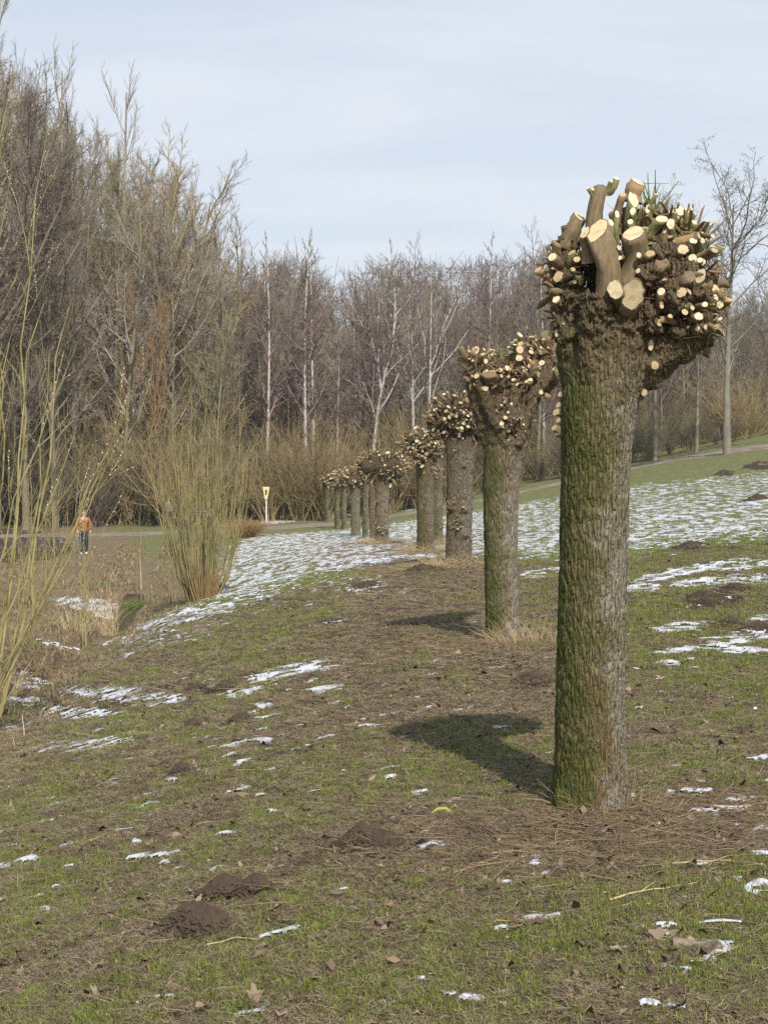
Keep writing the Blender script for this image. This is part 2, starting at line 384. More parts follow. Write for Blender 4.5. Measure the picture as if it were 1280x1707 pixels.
def green_cov(px, py, x, y):
    g = .74 + 1.9 * fbm2(x / .7, y / .9, 21, 4) + .9 * fbm2(x / .16, y / .16, 27, 2)
    # brown litter under and along the pollards, on the bank and round the ditch
    d1 = np.hypot((x - 1.15) / 1.5, (y - 6.55) / .75); g -= .8 * (1 - smooth(.6, 1.3, d1))
    row = np.abs(x - XR(np.clip(y, 0, 140)) + .6) / (1.2 + .02 * y); g -= .60 * (1 - smooth(.3, 1.3, row)) * smooth(8.5, 11, y) * (1 - smooth(40, 60, y))
    g -= .55 * smooth(2.5, .6, np.abs(x - XD(np.clip(y, 0, 140)))) * (1 - smooth(40, 60, y))
    g -= .8 * smooth(0, 1.5, XD(np.clip(y, 0, 140)) - x)
    g += .12 * smooth(7, 4.2, y) + .35 * smooth(35, 60, y) * (x > XR(np.clip(y, 0, 140))) + .2 * smooth(50, 70, y)
    g += .22 * smooth(1.6, 2.8, x) * smooth(7, 10, y)
    return np.clip(g, 0, 1)

hx = lambda d: 1.3 + .34 * np.clip(d, 2, 130)
uu = np.linspace(-1, 1, 380); ext = np.geomspace(1.02, 40, 26)
uu = np.concatenate([-ext[::-1], uu, ext])
dd = np.concatenate([[-400, -150, -50, -15, -5, -1, 1, 2], np.geomspace(2.6, 38, 430), np.linspace(38.5, 135, 150), np.geomspace(140, 1500, 16)])
UU, DD = np.meshgrid(uu, dd)
GX = UU * hx(DD); GY = DD.copy()
GZ = H(GX, GY)
gpx, gpy = proj(GX, np.maximum(GY, .5), GZ)
gsn = snow_cov(gpx, gpy) * smooth(26, 30, GY)
gso = soil_cov(gpx, gpy, GX, GY); ggr = green_cov(gpx, gpy, GX, GY)
nr, nc = GX.shape
idx = np.arange(nr * nc).reshape(nr, nc)
quads = np.stack([idx[:-1, :-1], idx[:-1, 1:], idx[1:, 1:], idx[1:, :-1]], -1).reshape(-1, 4)
m = M('meadow_ground'); A = m.attr('Col'); sepc = m.n.new('ShaderNodeSeparateColor'); m.l.new(A.outputs['Color'], sepc.inputs[0])
P_ = m.pos(obj=False)
fine = m.noise(P_, 55, 5, .7); mid = m.noise(P_, 11, 5, .65); big = m.noise(P_, 2.2, 4, .6)
brown = m.mix(m.rng(fine, .35, .68), (.095, .068, .042), (.27, .215, .13))
brown = m.mix(m.rng(mid, .45, .7), brown, (.19, .125, .075))
green = m.mix(m.rng(fine, .3, .7), (.075, .088, .028), (.20, .215, .080))
gm = m.rng(m.math('ADD', sepc.outputs[1], m.rng(mid, .3, .7, -.3, .3)), .35, .75)
c = m.mix(gm, brown, green)
var = m.noise(m.pos((1, .5, 1), obj=False), 3.2, 6, .75)
c = m.mix(m.rng(var, .50, .66, 0, .55), c, (.30, .25, .135))
c = m.mix(m.rng(var, .46, .36, 0, .6), c, (.085, .068, .036))
soil = m.mix(m.rng(fine, .35, .65), (.030, .020, .014), (.085, .060, .042))
c = m.mix(m.rng(m.math('ADD', sepc.outputs[2], m.rng(mid, .3, .7, -.2, .2)), .35, .6), c, soil)
sn = m.noise(m.pos((2.0, .5, 1), obj=False), 2.3, 6, .78)
sm = m.rng(m.math('ADD', sepc.outputs[0], m.rng(sn, .33, .67, -.5, .5)), .50, .56)
sm = m.math('MULTIPLY', sm, m.rng(sepc.outputs[0], .05, .2))
c = m.mix(m.math('MULTIPLY', sm, .9), c, (.64, .67, .73))
m.col(c); m.bump(m.math('ADD', fine, mid), .03, .8); m.b.inputs['Roughness'].default_value = .95
mat_ground = m.m
gcol = np.stack([gsn, ggr, gso], -1).reshape(-1, 3)
ground = obj('ground', mesh_np('ground', np.stack([GX, GY, GZ], -1).reshape(-1, 3), quads, mats=[mat_ground], col=gcol), kind='structure')
ground['label'] = 'rough winter meadow sloping down to a ditch, grass and brown litter'

# snow lying in raised patches on the nearer ground
su = np.linspace(-1, 1, 760); sdp = np.geomspace(3.2, 31, 760)
SU, SD = np.meshgrid(su, sdp); SX = SU * hx(SD); SY = SD
mz = macro(SX, SY); spx, spy = proj(SX, SY, mz)
cov = snow_cov(spx, spy)
nn = .5 + 2.1 * fbm2(SX / .19, SY / .13, 61, 3, 1.9, .55)
s = cov - nn
keep_v = s > -.04
HZ = np.zeros_like(SX); HZ[keep_v] = H(SX[keep_v], SY[keep_v])
SZ = HZ + np.where(s > 0, .010 * np.sqrt(np.clip(s, 0, .25) * 4), s * .12) + .002
nr, nc = SX.shape; idx = np.arange(nr * nc).reshape(nr, nc)
q = np.stack([idx[:-1, :-1], idx[:-1, 1:], idx[1:, 1:], idx[1:, :-1]], -1).reshape(-1, 4)
kq = keep_v.ravel()[q].all(1) & (s.ravel()[q].max(1) > 0)
q = q[kq]; used = np.unique(q); remap = np.zeros(nr * nc, int); remap[used] = np.arange(len(used))
m = M('snow'); m.col(m.mix(m.noise(m.pos(obj=False), 30, 3), (.50, .53, .58), (.70, .73, .78))); m.bump(m.noise(m.pos(obj=False), 70, 4), .01, .6)
m.b.inputs['Roughness'].default_value = .7; mat_snow = m.m
obj('snow', mesh_np('snow', np.stack([SX, SY, SZ], -1).reshape(-1, 3)[used], remap[q], mats=[mat_snow]), kind='stuff', label='thin melting patches of snow lying in the grass', category='snow')

# path
PN = len(path_r); tg = np.gradient(path_r, axis=0); tg = norm(tg); nrm = np.stack([-tg[:, 1], tg[:, 0]], -1)
offs = np.linspace(-1, 1, 7)
wid = 1.8
PX_ = path_r[:, None, :] + nrm[:, None, :] * (offs * wid)[None, :, None] * (1 + .12 * np.sin(np.arange(PN) * .7))[:, None, None]
PZ = H(PX_[..., 0], PX_[..., 1]) + .05 * (1 - offs ** 4)[None, :] - .01
V = np.concatenate([PX_, PZ[..., None]], -1).reshape(-1, 3); idx = np.arange(PN * 7).reshape(PN, 7)
q = np.stack([idx[:-1, :-1], idx[1:, :-1], idx[1:, 1:], idx[:-1, 1:]], -1).reshape(-1, 4)
m = M('muddy_path'); p = m.pos((1, 1, 1), obj=False); m.col(m.mix(m.rng(m.noise(p, 1.2, 5, .7), .35, .65), (.15, .115, .09), (.31, .26, .215))); m.bump(m.noise(p, 8, 4), .05)
obj('path', mesh_np('path', V, q, mats=[m.m]), kind='structure', label='brown muddy footpath crossing in front of the wood')

# ditch water
ys = np.linspace(30, 39, 40); xd = XD(ys); bott = macro(xd, ys)
V = []; 
for yy, xx, bz in zip(ys, xd, bott):
    V += [(xx - .8, yy, bz + .045), (xx + .8, yy, bz + .045)]
q = np.array([[2 * i, 2 * i + 1, 2 * i + 3, 2 * i + 2] for i in range(len(ys) - 1)])
m = M('ditch_water'); m.col((.03, .028, .02)); m.b.inputs['Roughness'].default_value = .08; m.b.inputs['Specular IOR Level'].default_value = .5; m.bump(m.noise(m.pos(obj=False), 6, 2), .01, .3)
obj('ditch_water', mesh_np('ditch_water', np.array(V), q, mats=[m.m]), kind='structure', label='narrow strip of dark water in the ditch')

# molehill crumbs
mat_soil = M('molehill_soil'); mat_soil.col(mat_soil.mix(mat_soil.noise(mat_soil.pos(), 30), (.036, .026, .018), (.105, .076, .054))); mat_soil = mat_soil.m
ico = np.array([[0, 0, 1], [.9, 0, .1], [0, .9, -.1], [-.9, 0, .1], [0, -.9, 0], [0, 0, -1]]); icf = np.array([[0, 1, 2], [0, 2, 3], [0, 3, 4], [0, 4, 1], [5, 2, 1], [5, 3, 2], [5, 4, 3], [5, 1, 4]])
place_words = ['in front of the thick pollard trunk, left of its litter', 'touching the first molehill on its right', 'below the snowy track, upper of two dark heaps', 'at the right end of the upper dark heap', 'with a snow scrap on it, lower left foreground', 'joined to the snow-topped heap on its right',
               'just left of the nearest trunk at mid height', 'broad and dark behind the trunk on the right', 'topmost of the dark heaps right of the near trunk', 'at the right picture edge between snow bands', 'left of the snow band near the right edge', 'small, in front of the broad dark heap',
               'under the long snow streak on the left', 'right end of the dark soil under the snow streak', 'small, in green grass below the snow streak', 'small, beside two snow specks on the left', 'tiny, above a snow speck on the left',
               'on the far slope close to the path', 'at the lower edge of the snowy slope', 'on the far slope left of the largest far heap', 'between the snow field and the brown litter', 'behind the second pollard shadow', 'within the snowy slope on the right', 'flat, right behind the nearest trunk']
for i, (mx_, my_, r_, h_) in enumerate(mole):
    n = 900 if my_ < 20 else 160
    rr = r_ * np.abs(rng.normal(0, .62, n)); th = rng.uniform(0, 6.28, n)
    x, y = mx_ + rr * np.cos(th), my_ + rr * np.sin(th) * .9
    z = H(x, y) + .028 * np.clip(1 - (rr / r_) ** 2, 0, 1) + .004; sz = rng.uniform(.004, .013, n) * (1 if my_ < 20 else 2.5)
    if i in (4,): sz *= 1.1
    R = ico[None] * (1 + rng.uniform(-.35, .35, (n, 6, 1)))
    V = (R * sz[:, None, None] + np.stack([x - mx_, y - my_, z], -1)[:, None]).copy()
    z0 = float(H(np.array([mx_]), np.array([my_]))[0]); V[..., 2] -= z0
    t = thing('molehill', 'dark crumbly molehill ' + place_words[i], 'molehill', (mx_, my_, z0), 0, 'molehills in the meadow')
    rr_, aa_ = np.meshgrid(np.linspace(0, 1, 14)[1:], np.arange(36) / 36 * 2 * np.pi, indexing='ij')
    wob = 1 + .30 * noise2(np.cos(aa_) * 1.7 + i, np.sin(aa_) * 1.7 + mx_ * 9, 55)
    X_ = rr_ * np.cos(aa_) * r_ * .82 * wob; Y_ = rr_ * np.sin(aa_) * r_ * .7 * wob
    Z_ = H(X_ + mx_, Y_ + my_) - z0 + (1 - rr_ ** 2) * .030 + (1 - rr_ ** 2) * .035 * np.abs(noise2((X_ + mx_) / .05, (Y_ + my_) / .05, 71)) - .014 * (rr_ > .99)
    V_ = np.concatenate([np.stack([X_, Y_, Z_], -1).reshape(-1, 3), [[0, 0, float(Z_[0].mean())]]]); ix = np.arange(13 * 36).reshape(13, 36)
    q_ = np.stack([ix[:-1], ix[1:], np.roll(ix[1:], -1, 1), np.roll(ix[:-1], -1, 1)], -1).reshape(-1, 4); t_ = np.stack([ix[0], np.roll(ix[0], -1), np.full(36, 13 * 36)], -1)
    obj('mound', mesh_np('mound', V_, [q_, t_], mats=[mat_soil], smooth_=False), t)
    obj('crumbs', mesh_np('crumbs', V.reshape(-1, 3), (icf[None] + (np.arange(n) * 6)[:, None, None]).reshape(-1, 3), mats=[mat_soil], smooth_=False), t, kind='stuff')

# ------------------------------------------------------------------ ground cover scatter
def scatter(n, d0, d1, power=0.):
    d = np.exp(rng.uniform(math.log(d0), math.log(d1), n)); u = rng.uniform(-1, 1, n)
    x = u * (.6 + .30 * d); return x, d
def blades(x, y, h, w, lean, col, name, label, cat, mat):
    n = len(x); z = H(x, y) - .004
    th = rng.uniform(0, 6.283, n); ld = rng.uniform(0, 6.283, n)
    dx, dy = np.cos(th) * w, np.sin(th) * w
    lx, ly = np.cos(ld) * lean * h, np.sin(ld) * lean * h
    B = np.stack([x, y, z], -1)
    V = np.empty((n, 5, 3)); wv = np.stack([dx, dy, 0 * x], -1)
    V[:, 0] = B - wv; V[:, 1] = B + wv
    Mi = B + np.stack([lx * .38, ly * .38, h * .6], -1); V[:, 2] = Mi + wv * .75; V[:, 3] = Mi - wv * .75
    V[:, 4] = B + np.stack([lx, ly, h * np.clip(1.05 - .45 * lean, .15, 1)], -1)
    o = (np.arange(n) * 5)[:, None]
    cc = np.repeat(col, 5, axis=0).reshape(n, 5, 3).copy(); cc[:, 4] *= 1.12
    return obj(name, mesh_np(name, V.reshape(-1, 3), [o + np.array([[0, 1, 2, 3]]), o + np.array([[3, 2, 4]])], mats=[mat], col=cc.reshape(-1, 3)), kind='stuff', label=label, category=cat)
mat_blade = attr_mat('grass_blades', .6)
x, y = scatter(240000, 3.5, 46)
z = macro(x, y); px, py = proj(x, y, z)
g = green_cov(px, py, x, y); so = soil_cov(px, py, x, y); sc = snow_cov(px, py) - (.5 + 2.1 * fbm2(x / .19, y / .13, 61, 3, 1.9, .55))
clump = smooth(-.1, .25, fbm2(x / .06, y / .06, 91, 2))
keep = (rng.uniform(0, 1, len(x)) < np.maximum(.42, .95 * g * (.5 + .5 * clump)) * (1 - .85 * so)) & ((sc < -.02) | ((sc < .3) & (rng.uniform(0, 1, len(x)) < .6)))
x, y, g = x[keep], y[keep], g[keep]; n = len(x)
dry = rng.uniform(0, 1, n) > (-.08 + .88 * g)
sfar = np.clip((y / 7) ** .55, .9, 3)
h = rng.gamma(5, .0047, n) * (.65 + .7 * g) * np.where(dry, .8, 1) * sfar ** .5
w = rng.uniform(.0011, .0022, n) * sfar
lean = np.where(dry, rng.uniform(.5, 2.2, n), rng.uniform(.1, 1.1, n))
t = rng.uniform(0, 1, (n, 1)); cg = (1 - t) * np.array([[.085, .125, .022]]) + t * np.array([[.22, .255, .060]])
t = rng.uniform(0, 1, (n, 1)); cd = (1 - t) * np.array([[.17, .125, .07]]) + t * np.array([[.36, .295, .165]])
blades(x, y, h, w, lean, np.where(dry[:, None], cd, cg), 'grass', 'short patchy green and straw-coloured winter grass', 'grass', mat_blade)

# dense mats of lying straw and little grass tufts, instanced over the near ground
def tuft_mesh(name, n, rad, hmin, hmax, wd, leanr, c0, c1, seed, lying=False):
    rg = np.random.default_rng(seed)
    a = rg.uniform(0, 6.283, n); q = np.sqrt(rg.uniform(0, 1, n)) * rad; x, y = q * np.cos(a), q * np.sin(a)
    h = rg.uniform(hmin, hmax, n); th = rg.uniform(0, 6.283, n); ld = rg.uniform(0, 6.283, n); w = rg.uniform(.6, 1.2, n) * wd
    V = np.empty((n, 5, 3)); wv = np.stack([np.cos(th) * w, np.sin(th) * w, 0 * w], -1); lean = rg.uniform(*leanr, n)
    if lying: wv = np.stack([-np.sin(ld) * w, np.cos(ld) * w, rg.uniform(-.5, .5, n) * w], -1)
    z = rg.uniform(-.002, .006, n) if lying else np.full(n, -.006)
    B = np.stack([x, y, z], -1); D = np.stack([np.cos(ld), np.sin(ld), 0 * ld], -1)
    up = np.array([0, 0, 1.])
    rise = rg.uniform(.02, .30, n)[:, None] if lying else None
    mid = B + (D * h[:, None] * .5 + up * h[:, None] * rise * .8 if lying else D * (lean * h * .35)[:, None] + up * (h * .62)[:, None])
    tip = B + (D * h[:, None] + up * h[:, None] * rise * rg.uniform(-.2, 1, n)[:, None] if lying else D * (lean * h)[:, None] + up * (h * np.clip(1.05 - .4 * lean, .2, 1))[:, None])
    V[:, 0] = B - wv; V[:, 1] = B + wv; V[:, 2] = mid + wv * .8; V[:, 3] = mid - wv * .8; V[:, 4] = tip
    t = rg.uniform(0, 1, (n, 1)) ** 1.3; c = (1 - t) * np.array([c0]) + t * np.array([c1])
    o = (np.arange(n) * 5)[:, None]
    return mesh_np(name, V.reshape(-1, 3), [o + np.array([[0, 1, 2, 3]]), o + np.array([[3, 2, 4]])], mats=[mat_blade], col=np.repeat(c, 5, 0))
def instance_field(name, label, cat, patch, x, y, smin, smax):
    z = H(x, y); P = np.stack([x, y, z], -1); src = bpy.data.objects.new(name + '_patch', patch)
    me = bpy.data.meshes.new(name); me.vertices.add(len(P)); me.vertices.foreach_set('co', P.astype(np.float32).ravel())
    e = .05; nx = -(H(x + e, y) - H(x - e, y)) / (2 * e); ny = -(H(x, y + e) - H(x, y - e)) / (2 * e)
    rot = np.stack([np.arctan(-ny) * -1 * -1, np.arctan(nx), rng.uniform(0, 6.283, len(x))], -1)
    rot[:, 0] = -np.arctan(ny)
    rot[:, 0] *= .0; rot[:, 1] *= .0
    at = me.attributes.new('rot', 'FLOAT_VECTOR', 'POINT'); at.data.foreach_set('vector', rot.astype(np.float32).ravel())
    at = me.attributes.new('scl', 'FLOAT', 'POINT'); at.data.foreach_set('value', (rng.uniform(smin, smax, len(x)) * np.clip(y / 8, 1, 2.2)).astype(np.float32))
    o = obj(name, me, kind='stuff', label=label, category=cat)
    ng = bpy.data.node_groups.new(name, 'GeometryNodeTree'); ng.interface.new_socket('Geometry', in_out='INPUT', socket_type='NodeSocketGeometry'); ng.interface.new_socket('Geometry', in_out='OUTPUT', socket_type='NodeSocketGeometry')
    N, L = ng.nodes, ng.links; gi, go = N.new('NodeGroupInput'), N.new('NodeGroupOutput'); ip = N.new('GeometryNodeInstanceOnPoints'); oi = N.new('GeometryNodeObjectInfo'); oi.inputs['Object'].default_value = src
    a1 = N.new('GeometryNodeInputNamedAttribute'); a1.data_type = 'FLOAT_VECTOR'; a1.inputs['Name'].default_value = 'rot'
    a2 = N.new('GeometryNodeInputNamedAttribute'); a2.data_type = 'FLOAT'; a2.inputs['Name'].default_value = 'scl'
    L.new(gi.outputs[0], ip.inputs['Points']); L.new(oi.outputs['Geometry'], ip.inputs['Instance']); L.new(a1.outputs['Attribute'], ip.inputs['Rotation']); L.new(a2.outputs['Attribute'], ip.inputs['Scale']); L.new(ip.outputs[0], go.inputs[0])
    md = o.modifiers.new('field', 'NODES'); md.node_group = ng
    return o
def cover(x, y):
    z = macro(x, y); px, py = proj(x, y, z)
    return green_cov(px, py, x, y), soil_cov(px, py, x, y), snow_cov(px, py) - (.5 + 2.1 * fbm2(x / .19, y / .13, 61, 3, 1.9, .55))
for k_, (c0, c1, nn_, hm) in enumerate([((.10, .07, .045), (.30, .235, .145), 15000, .055), ((.15, .115, .07), (.40, .33, .20), 13000, .05), ((.085, .058, .042), (.21, .15, .10), 11000, .045)]):
    x, y = scatter(nn_, 3.5, 26); g, so, sc = cover(x, y)
    k = (rng.uniform(0, 1, len(x)) < (.95 - .58 * g) * (1 - .85 * so)) & (sc < .02)
    instance_field('straw_mat', ['matted pale brown straw lying on the meadow', 'bleached dry grass blades matted on the meadow', 'dark decayed leaf and stalk litter on the meadow'][k_], 'dry grass', tuft_mesh('straw_mat_patch', 110, .075, .015, hm, .0011, (0, 1), c0, c1, 300 + k_, True), x[k], y[k], .7, 1.2)
for k_, (c0, c1, nn_, h1) in enumerate([((.088, .122, .016), (.25, .285, .052), 19000, .040), ((.11, .12, .032), (.29, .28, .095), 14000, .032)]):
    x, y = scatter(nn_, 3.5, 30); g, so, sc = cover(x, y)
    k = (rng.uniform(0, 1, len(x)) < (g ** 1.3 * 1.05 if k_ == 0 else .25 + .6 * g) * (1 - .95 * so)) & (sc < .12)
    instance_field('grass_tufts', ['short fresh green grass tufts', 'yellowish half-dry grass tufts'][k_], 'grass', tuft_mesh('grass_tuft_patch', 46, .045, .010, h1, .0012, (.2, 1.6), c0, c1, 400 + k_), x[k], y[k], .7, 1.25)
# dead leaves
mat_leaf = attr_mat('dead_leaves', .7)
NL = 12
ang = np.arange(NL) / NL * 2 * np.pi
lobe = 1 + .16 * np.cos(ang * 4 + .4) ; 
outl = np.stack([np.cos(ang) * 1.35 * lobe, np.sin(ang) * .75 * lobe], -1)
def leaves(x, y, size, name, lift=.006):
    n = len(x); z = H(x, y) + lift
    th = rng.uniform(0, 6.283, n); ct, st = np.cos(th), np.sin(th)
    jit = (1 + rng.uniform(-.3, .3, (n, NL))) * rng.uniform(.75, 1.15, (n, 1))
    L = outl[None] * jit[..., None] * size[:, None, None]
    curl = rng.uniform(-.5, 1.6, n)
    zz_ = curl[:, None] * (L[..., 1] ** 2) / (size[:, None]) * .9 + rng.uniform(-.3, .5, n)[:, None] * L[..., 0] ** 2 / size[:, None] * .5
    tx, ty = rng.normal(0, .28, n), rng.normal(0, .28, n)
    zz_ = zz_ + L[..., 0] * tx[:, None] + L[..., 1] * ty[:, None]
    zz_ -= zz_.min(1, keepdims=True)
    X = L[..., 0] * ct[:, None] - L[..., 1] * st[:, None]; Y = L[..., 0] * st[:, None] + L[..., 1] * ct[:, None]
    V = np.empty((n, NL + 1, 3)); V[:, :NL, 0] = X; V[:, :NL, 1] = Y; V[:, :NL, 2] = zz_; V[:, NL, :2] = 0; V[:, NL, 2] = zz_.mean(1) - size * .10
    V += np.stack([x, y, z], -1)[:, None]
    f = np.stack([np.arange(NL), (np.arange(NL) + 1) % NL, np.full(NL, NL)], -1)
    t = rng.uniform(0, 1, (n, 1)) ** 1.7; c = (1 - t) * np.array([[.075, .048, .032]]) + t * np.array([[.30, .22, .15]])
    return V, f, c
x, y = scatter(40000, 3.5, 26)
z = macro(x, y); px, py = proj(x, y, z); g = green_cov(px, py, x, y)
k = rng.uniform(0, 1, len(x)) < (.95 - .62 * g) * smooth(-.25, .25, fbm2(x / .3, y / .3, 33, 3) + .08)
x, y = x[k], y[k]; n = len(x)
V, f, c = leaves(x, y, rng.gamma(5, .0018, n) * np.clip((y / 6) ** .35, 1, 2), 'leaves')
obj('leaf_litter', mesh_np('leaf_litter', V.reshape(-1, 3), (f[None] + (np.arange(n) * (NL + 1))[:, None, None]).reshape(-1, 3), mats=[mat_leaf], col=np.repeat(c, NL + 1, axis=0)), kind='stuff', label='curled brown dead leaves strewn through the grass', category='leaf litter')

# straw and fine twigs lying about
def sticks(x, y, L, r, name, label, c0, c1, up=.12, center=None, sides=3, cat='twigs'):
    n = len(x); th = rng.uniform(0, 6.283, n) if center is None else center
    z = H(x, y) + .006; pit = np.abs(rng.normal(0, up, n))
    D = np.stack([np.cos(th) * np.cos(pit), np.sin(th) * np.cos(pit), np.sin(pit)], -1)
    bend = rng.normal(0, .18, (n, 3)); bend[:, 2] = np.abs(bend[:, 2]) * .25
    P0 = np.stack([x, y, z], -1)
    P = np.stack([P0, P0 + D * L[:, None] * .5 + bend * L[:, None] * .3, P0 + D * L[:, None]], 1)
    for k in (1, 2): P[:, k, 2] = np.maximum(P[:, k, 2], H(P[:, k, 0], P[:, k, 1]) + .004)
    V, Q = tubes(P, np.stack([r, r * .8, r * .5], 1), sides)
    t = rng.uniform(0, 1, (n, 1)); c = (1 - t) * np.array([c0]) + t * np.array([c1])
    return obj(name, mesh_np(name, V, Q, mats=[mat_leaf], col=np.repeat(c, 3 * sides, axis=0)), kind='stuff', label=label, category=cat)
x, y = scatter(15000, 3.5, 30)
z = macro(x, y); px, py = proj(x, y, z); g = green_cov(px, py, x, y)
k = rng.uniform(0, 1, len(x)) < 1.0 - .6 * g; x, y = x[k], y[k]; n = len(x)
sticks(x, y, rng.uniform(.03, .14, n) * np.clip((y / 6) ** .6, 1, 3), rng.uniform(.0008, .0018, n) * np.clip(y / 7, 1, 3), 'dry_straw', 'dry straw and bits of twig lying in the grass', (.15, .105, .06), (.40, .33, .21))
# willow brash round the trunks
X, Y = [], []
for cx_, cy_, s1, s2, n in [(1.1, 6.65, .62, .26, 1500), (1.0, 6.1, .5, .3, 500), (1.7, 6.9, .4, .25, 350), (1.35, 13.9, .55, .35, 700), (.6, 12, 1.2, 1.6, 600), (.5, 17, 1.3, 3, 700), (.9, 24, 1.6, 3, 600), (.2, 8.6, .9, .7, 350), (-.1, 38, 2, 4, 300)]:
    X.append(rng.normal(cx_, s1, n)); Y.append(rng.normal(cy_, s2, n))
x, y = np.concatenate(X), np.concatenate(Y); k = y > 3.6; x, y = x[k], y[k]; n = len(x)
sticks(x, y, rng.uniform(.04, .26, n) * np.clip(y / 10, 1, 2), rng.uniform(.0011, .0026, n) * np.clip(y / 9, 1, 2.5), 'brash', 'thin willow twigs and straw left around the pollards', (.10, .06, .038), (.31, .24, .145), .14)
# pale wood chips
x, y = scatter(420, 4, 16); k = np.hypot(x - .9, y - 6.2) < 2.3; x, y = x[k], y[k]; n = len(x)
z = H(x, y) + .008; V = ico[None] * rng.uniform(.5, 1.5, (n, 6, 1)) * np.stack([rng.uniform(.004, .013, n), rng.uniform(.003, .007, n), rng.uniform(.001, .003, n)], -1)[:, None]
V = V + np.stack([x, y, z], -1)[:, None]
obj('wood_chips', mesh_np('wood_chips', V.reshape(-1, 3), (icf[None] + (np.arange(n) * 6)[:, None, None]).reshape(-1, 3), mats=[mat_cut_white], smooth_=False), kind='stuff', label='pale chips of cut wood scattered near the nearest trunk', category='wood chips')

# ------------------------------------------------------------------ pollards
def ball_geo(c, r, k=2):
    import bmesh
    bm = bmesh.new(); bmesh.ops.create_icosphere(bm, subdivisions=k, radius=1)
    V = np.array([v.co[:] for v in bm.verts]); Fq = np.array([[v.index for v in f.verts] for f in bm.faces]); bm.free()
    return V * np.array(r) + np.array(c), Fq
ICO = ball_geo((0, 0, 0), (1, 1, 1), 2)
def closed_tube(P, R, sides=14):
    P = np.array(P, float)[None]; R = np.array(R, float)[None]
    V, Q = tubes(P, R, sides); N = P.shape[1]
    tri = [[Q[i, 0], Q[i, 1], Q[i, 2]] for i in range(len(Q))] + [[Q[i, 0], Q[i, 2], Q[i, 3]] for i in range(len(Q))]
    nV = len(V); V = np.concatenate([V, P[0, :1], P[0, -1:]])
    for k in range(sides):
        tri.append([(k + 1) % sides, k, nV]); tri.append([(N - 1) * sides + k, (N - 1) * sides + (k + 1) % sides, nV + 1])
    return V, np.array(tri)
def sculpt(name, geos, voxel, mats, r, amp, zh, furrow_f=42., seed=0, knob=.02):
    V, Fq = merge(geos)
    me = mesh_np('tmp', V, Fq); o = bpy.data.objects.new('tmp', me); C.objects.link(o)
    md = o.modifiers.new('r', 'REMESH'); md.mode = 'VOXEL'; md.voxel_size = voxel
    dg = bpy.context.evaluated_depsgraph_get(); ev = o.evaluated_get(dg)
    out = bpy.data.meshes.new_from_object(ev); bpy.data.objects.remove(o); bpy.data.meshes.remove(me)
    n = len(out.vertices); co = np.empty(n * 3, np.float32); out.vertices.foreach_get('co', co); co = co.reshape(-1, 3).astype(float)
    no = np.empty(n * 3, np.float32); out.vertex_normals.foreach_get('vector', no); no = no.reshape(-1, 3).astype(float)
    # smooth the voxel steps a little (edge average)
    ed = np.empty(len(out.edges) * 2, np.int32); out.edges.foreach_get('vertices', ed); ed = ed.reshape(-1, 2)
    for _ in range(4):
        s_ = np.zeros_like(co); cnt = np.zeros(n)
        for a, b in ((0, 1), (1, 0)):
            np.add.at(s_, ed[:, a], co[ed[:, b]]); np.add.at(cnt, ed[:, a], 1)
        co = co * .4 + .6 * s_ / cnt[:, None]
    x, y, z = co.T
    head = smooth(zh - .12, zh + .12, z)
    wob = noise3(x * 6, y * 6, z * 3, seed + 5) * .25
    f1 = noise3(x * furrow_f + wob * 8, y * furrow_f, z * furrow_f * .24, seed)
    f2 = noise3(x * furrow_f * 2.1, y * furrow_f * 2.1, z * furrow_f * .6, seed + 1)
    fur = -(1 - smooth(0, .17, np.abs(f1))) * .75 - (1 - smooth(0, .13, np.abs(f2))) * .45
    f3 = noise3(x * 9, y * 9, z * 3.5, seed + 2)
    kn = noise3(x * 17, y * 17, z * 17, seed + 3) + .8 * (np.abs(noise3(x * 34, y * 34, z * 26, seed + 4)) - .3) + .35 * noise3(x * 75, y * 75, z * 60, seed + 9)
    disp = amp * (fur + .5 * f2) * (1 - .35 * head) + .008 * f3 + head * knob * kn
    co = co + no * disp[:, None]
    out.vertices.foreach_set('co', co.astype(np.float32).ravel())
    out.polygons.foreach_set('use_smooth', np.ones(len(out.polygons), bool))
    out.materials.clear()
    for m_ in mats: out.materials.append(m_)
    out.name = name; out.update(); return out

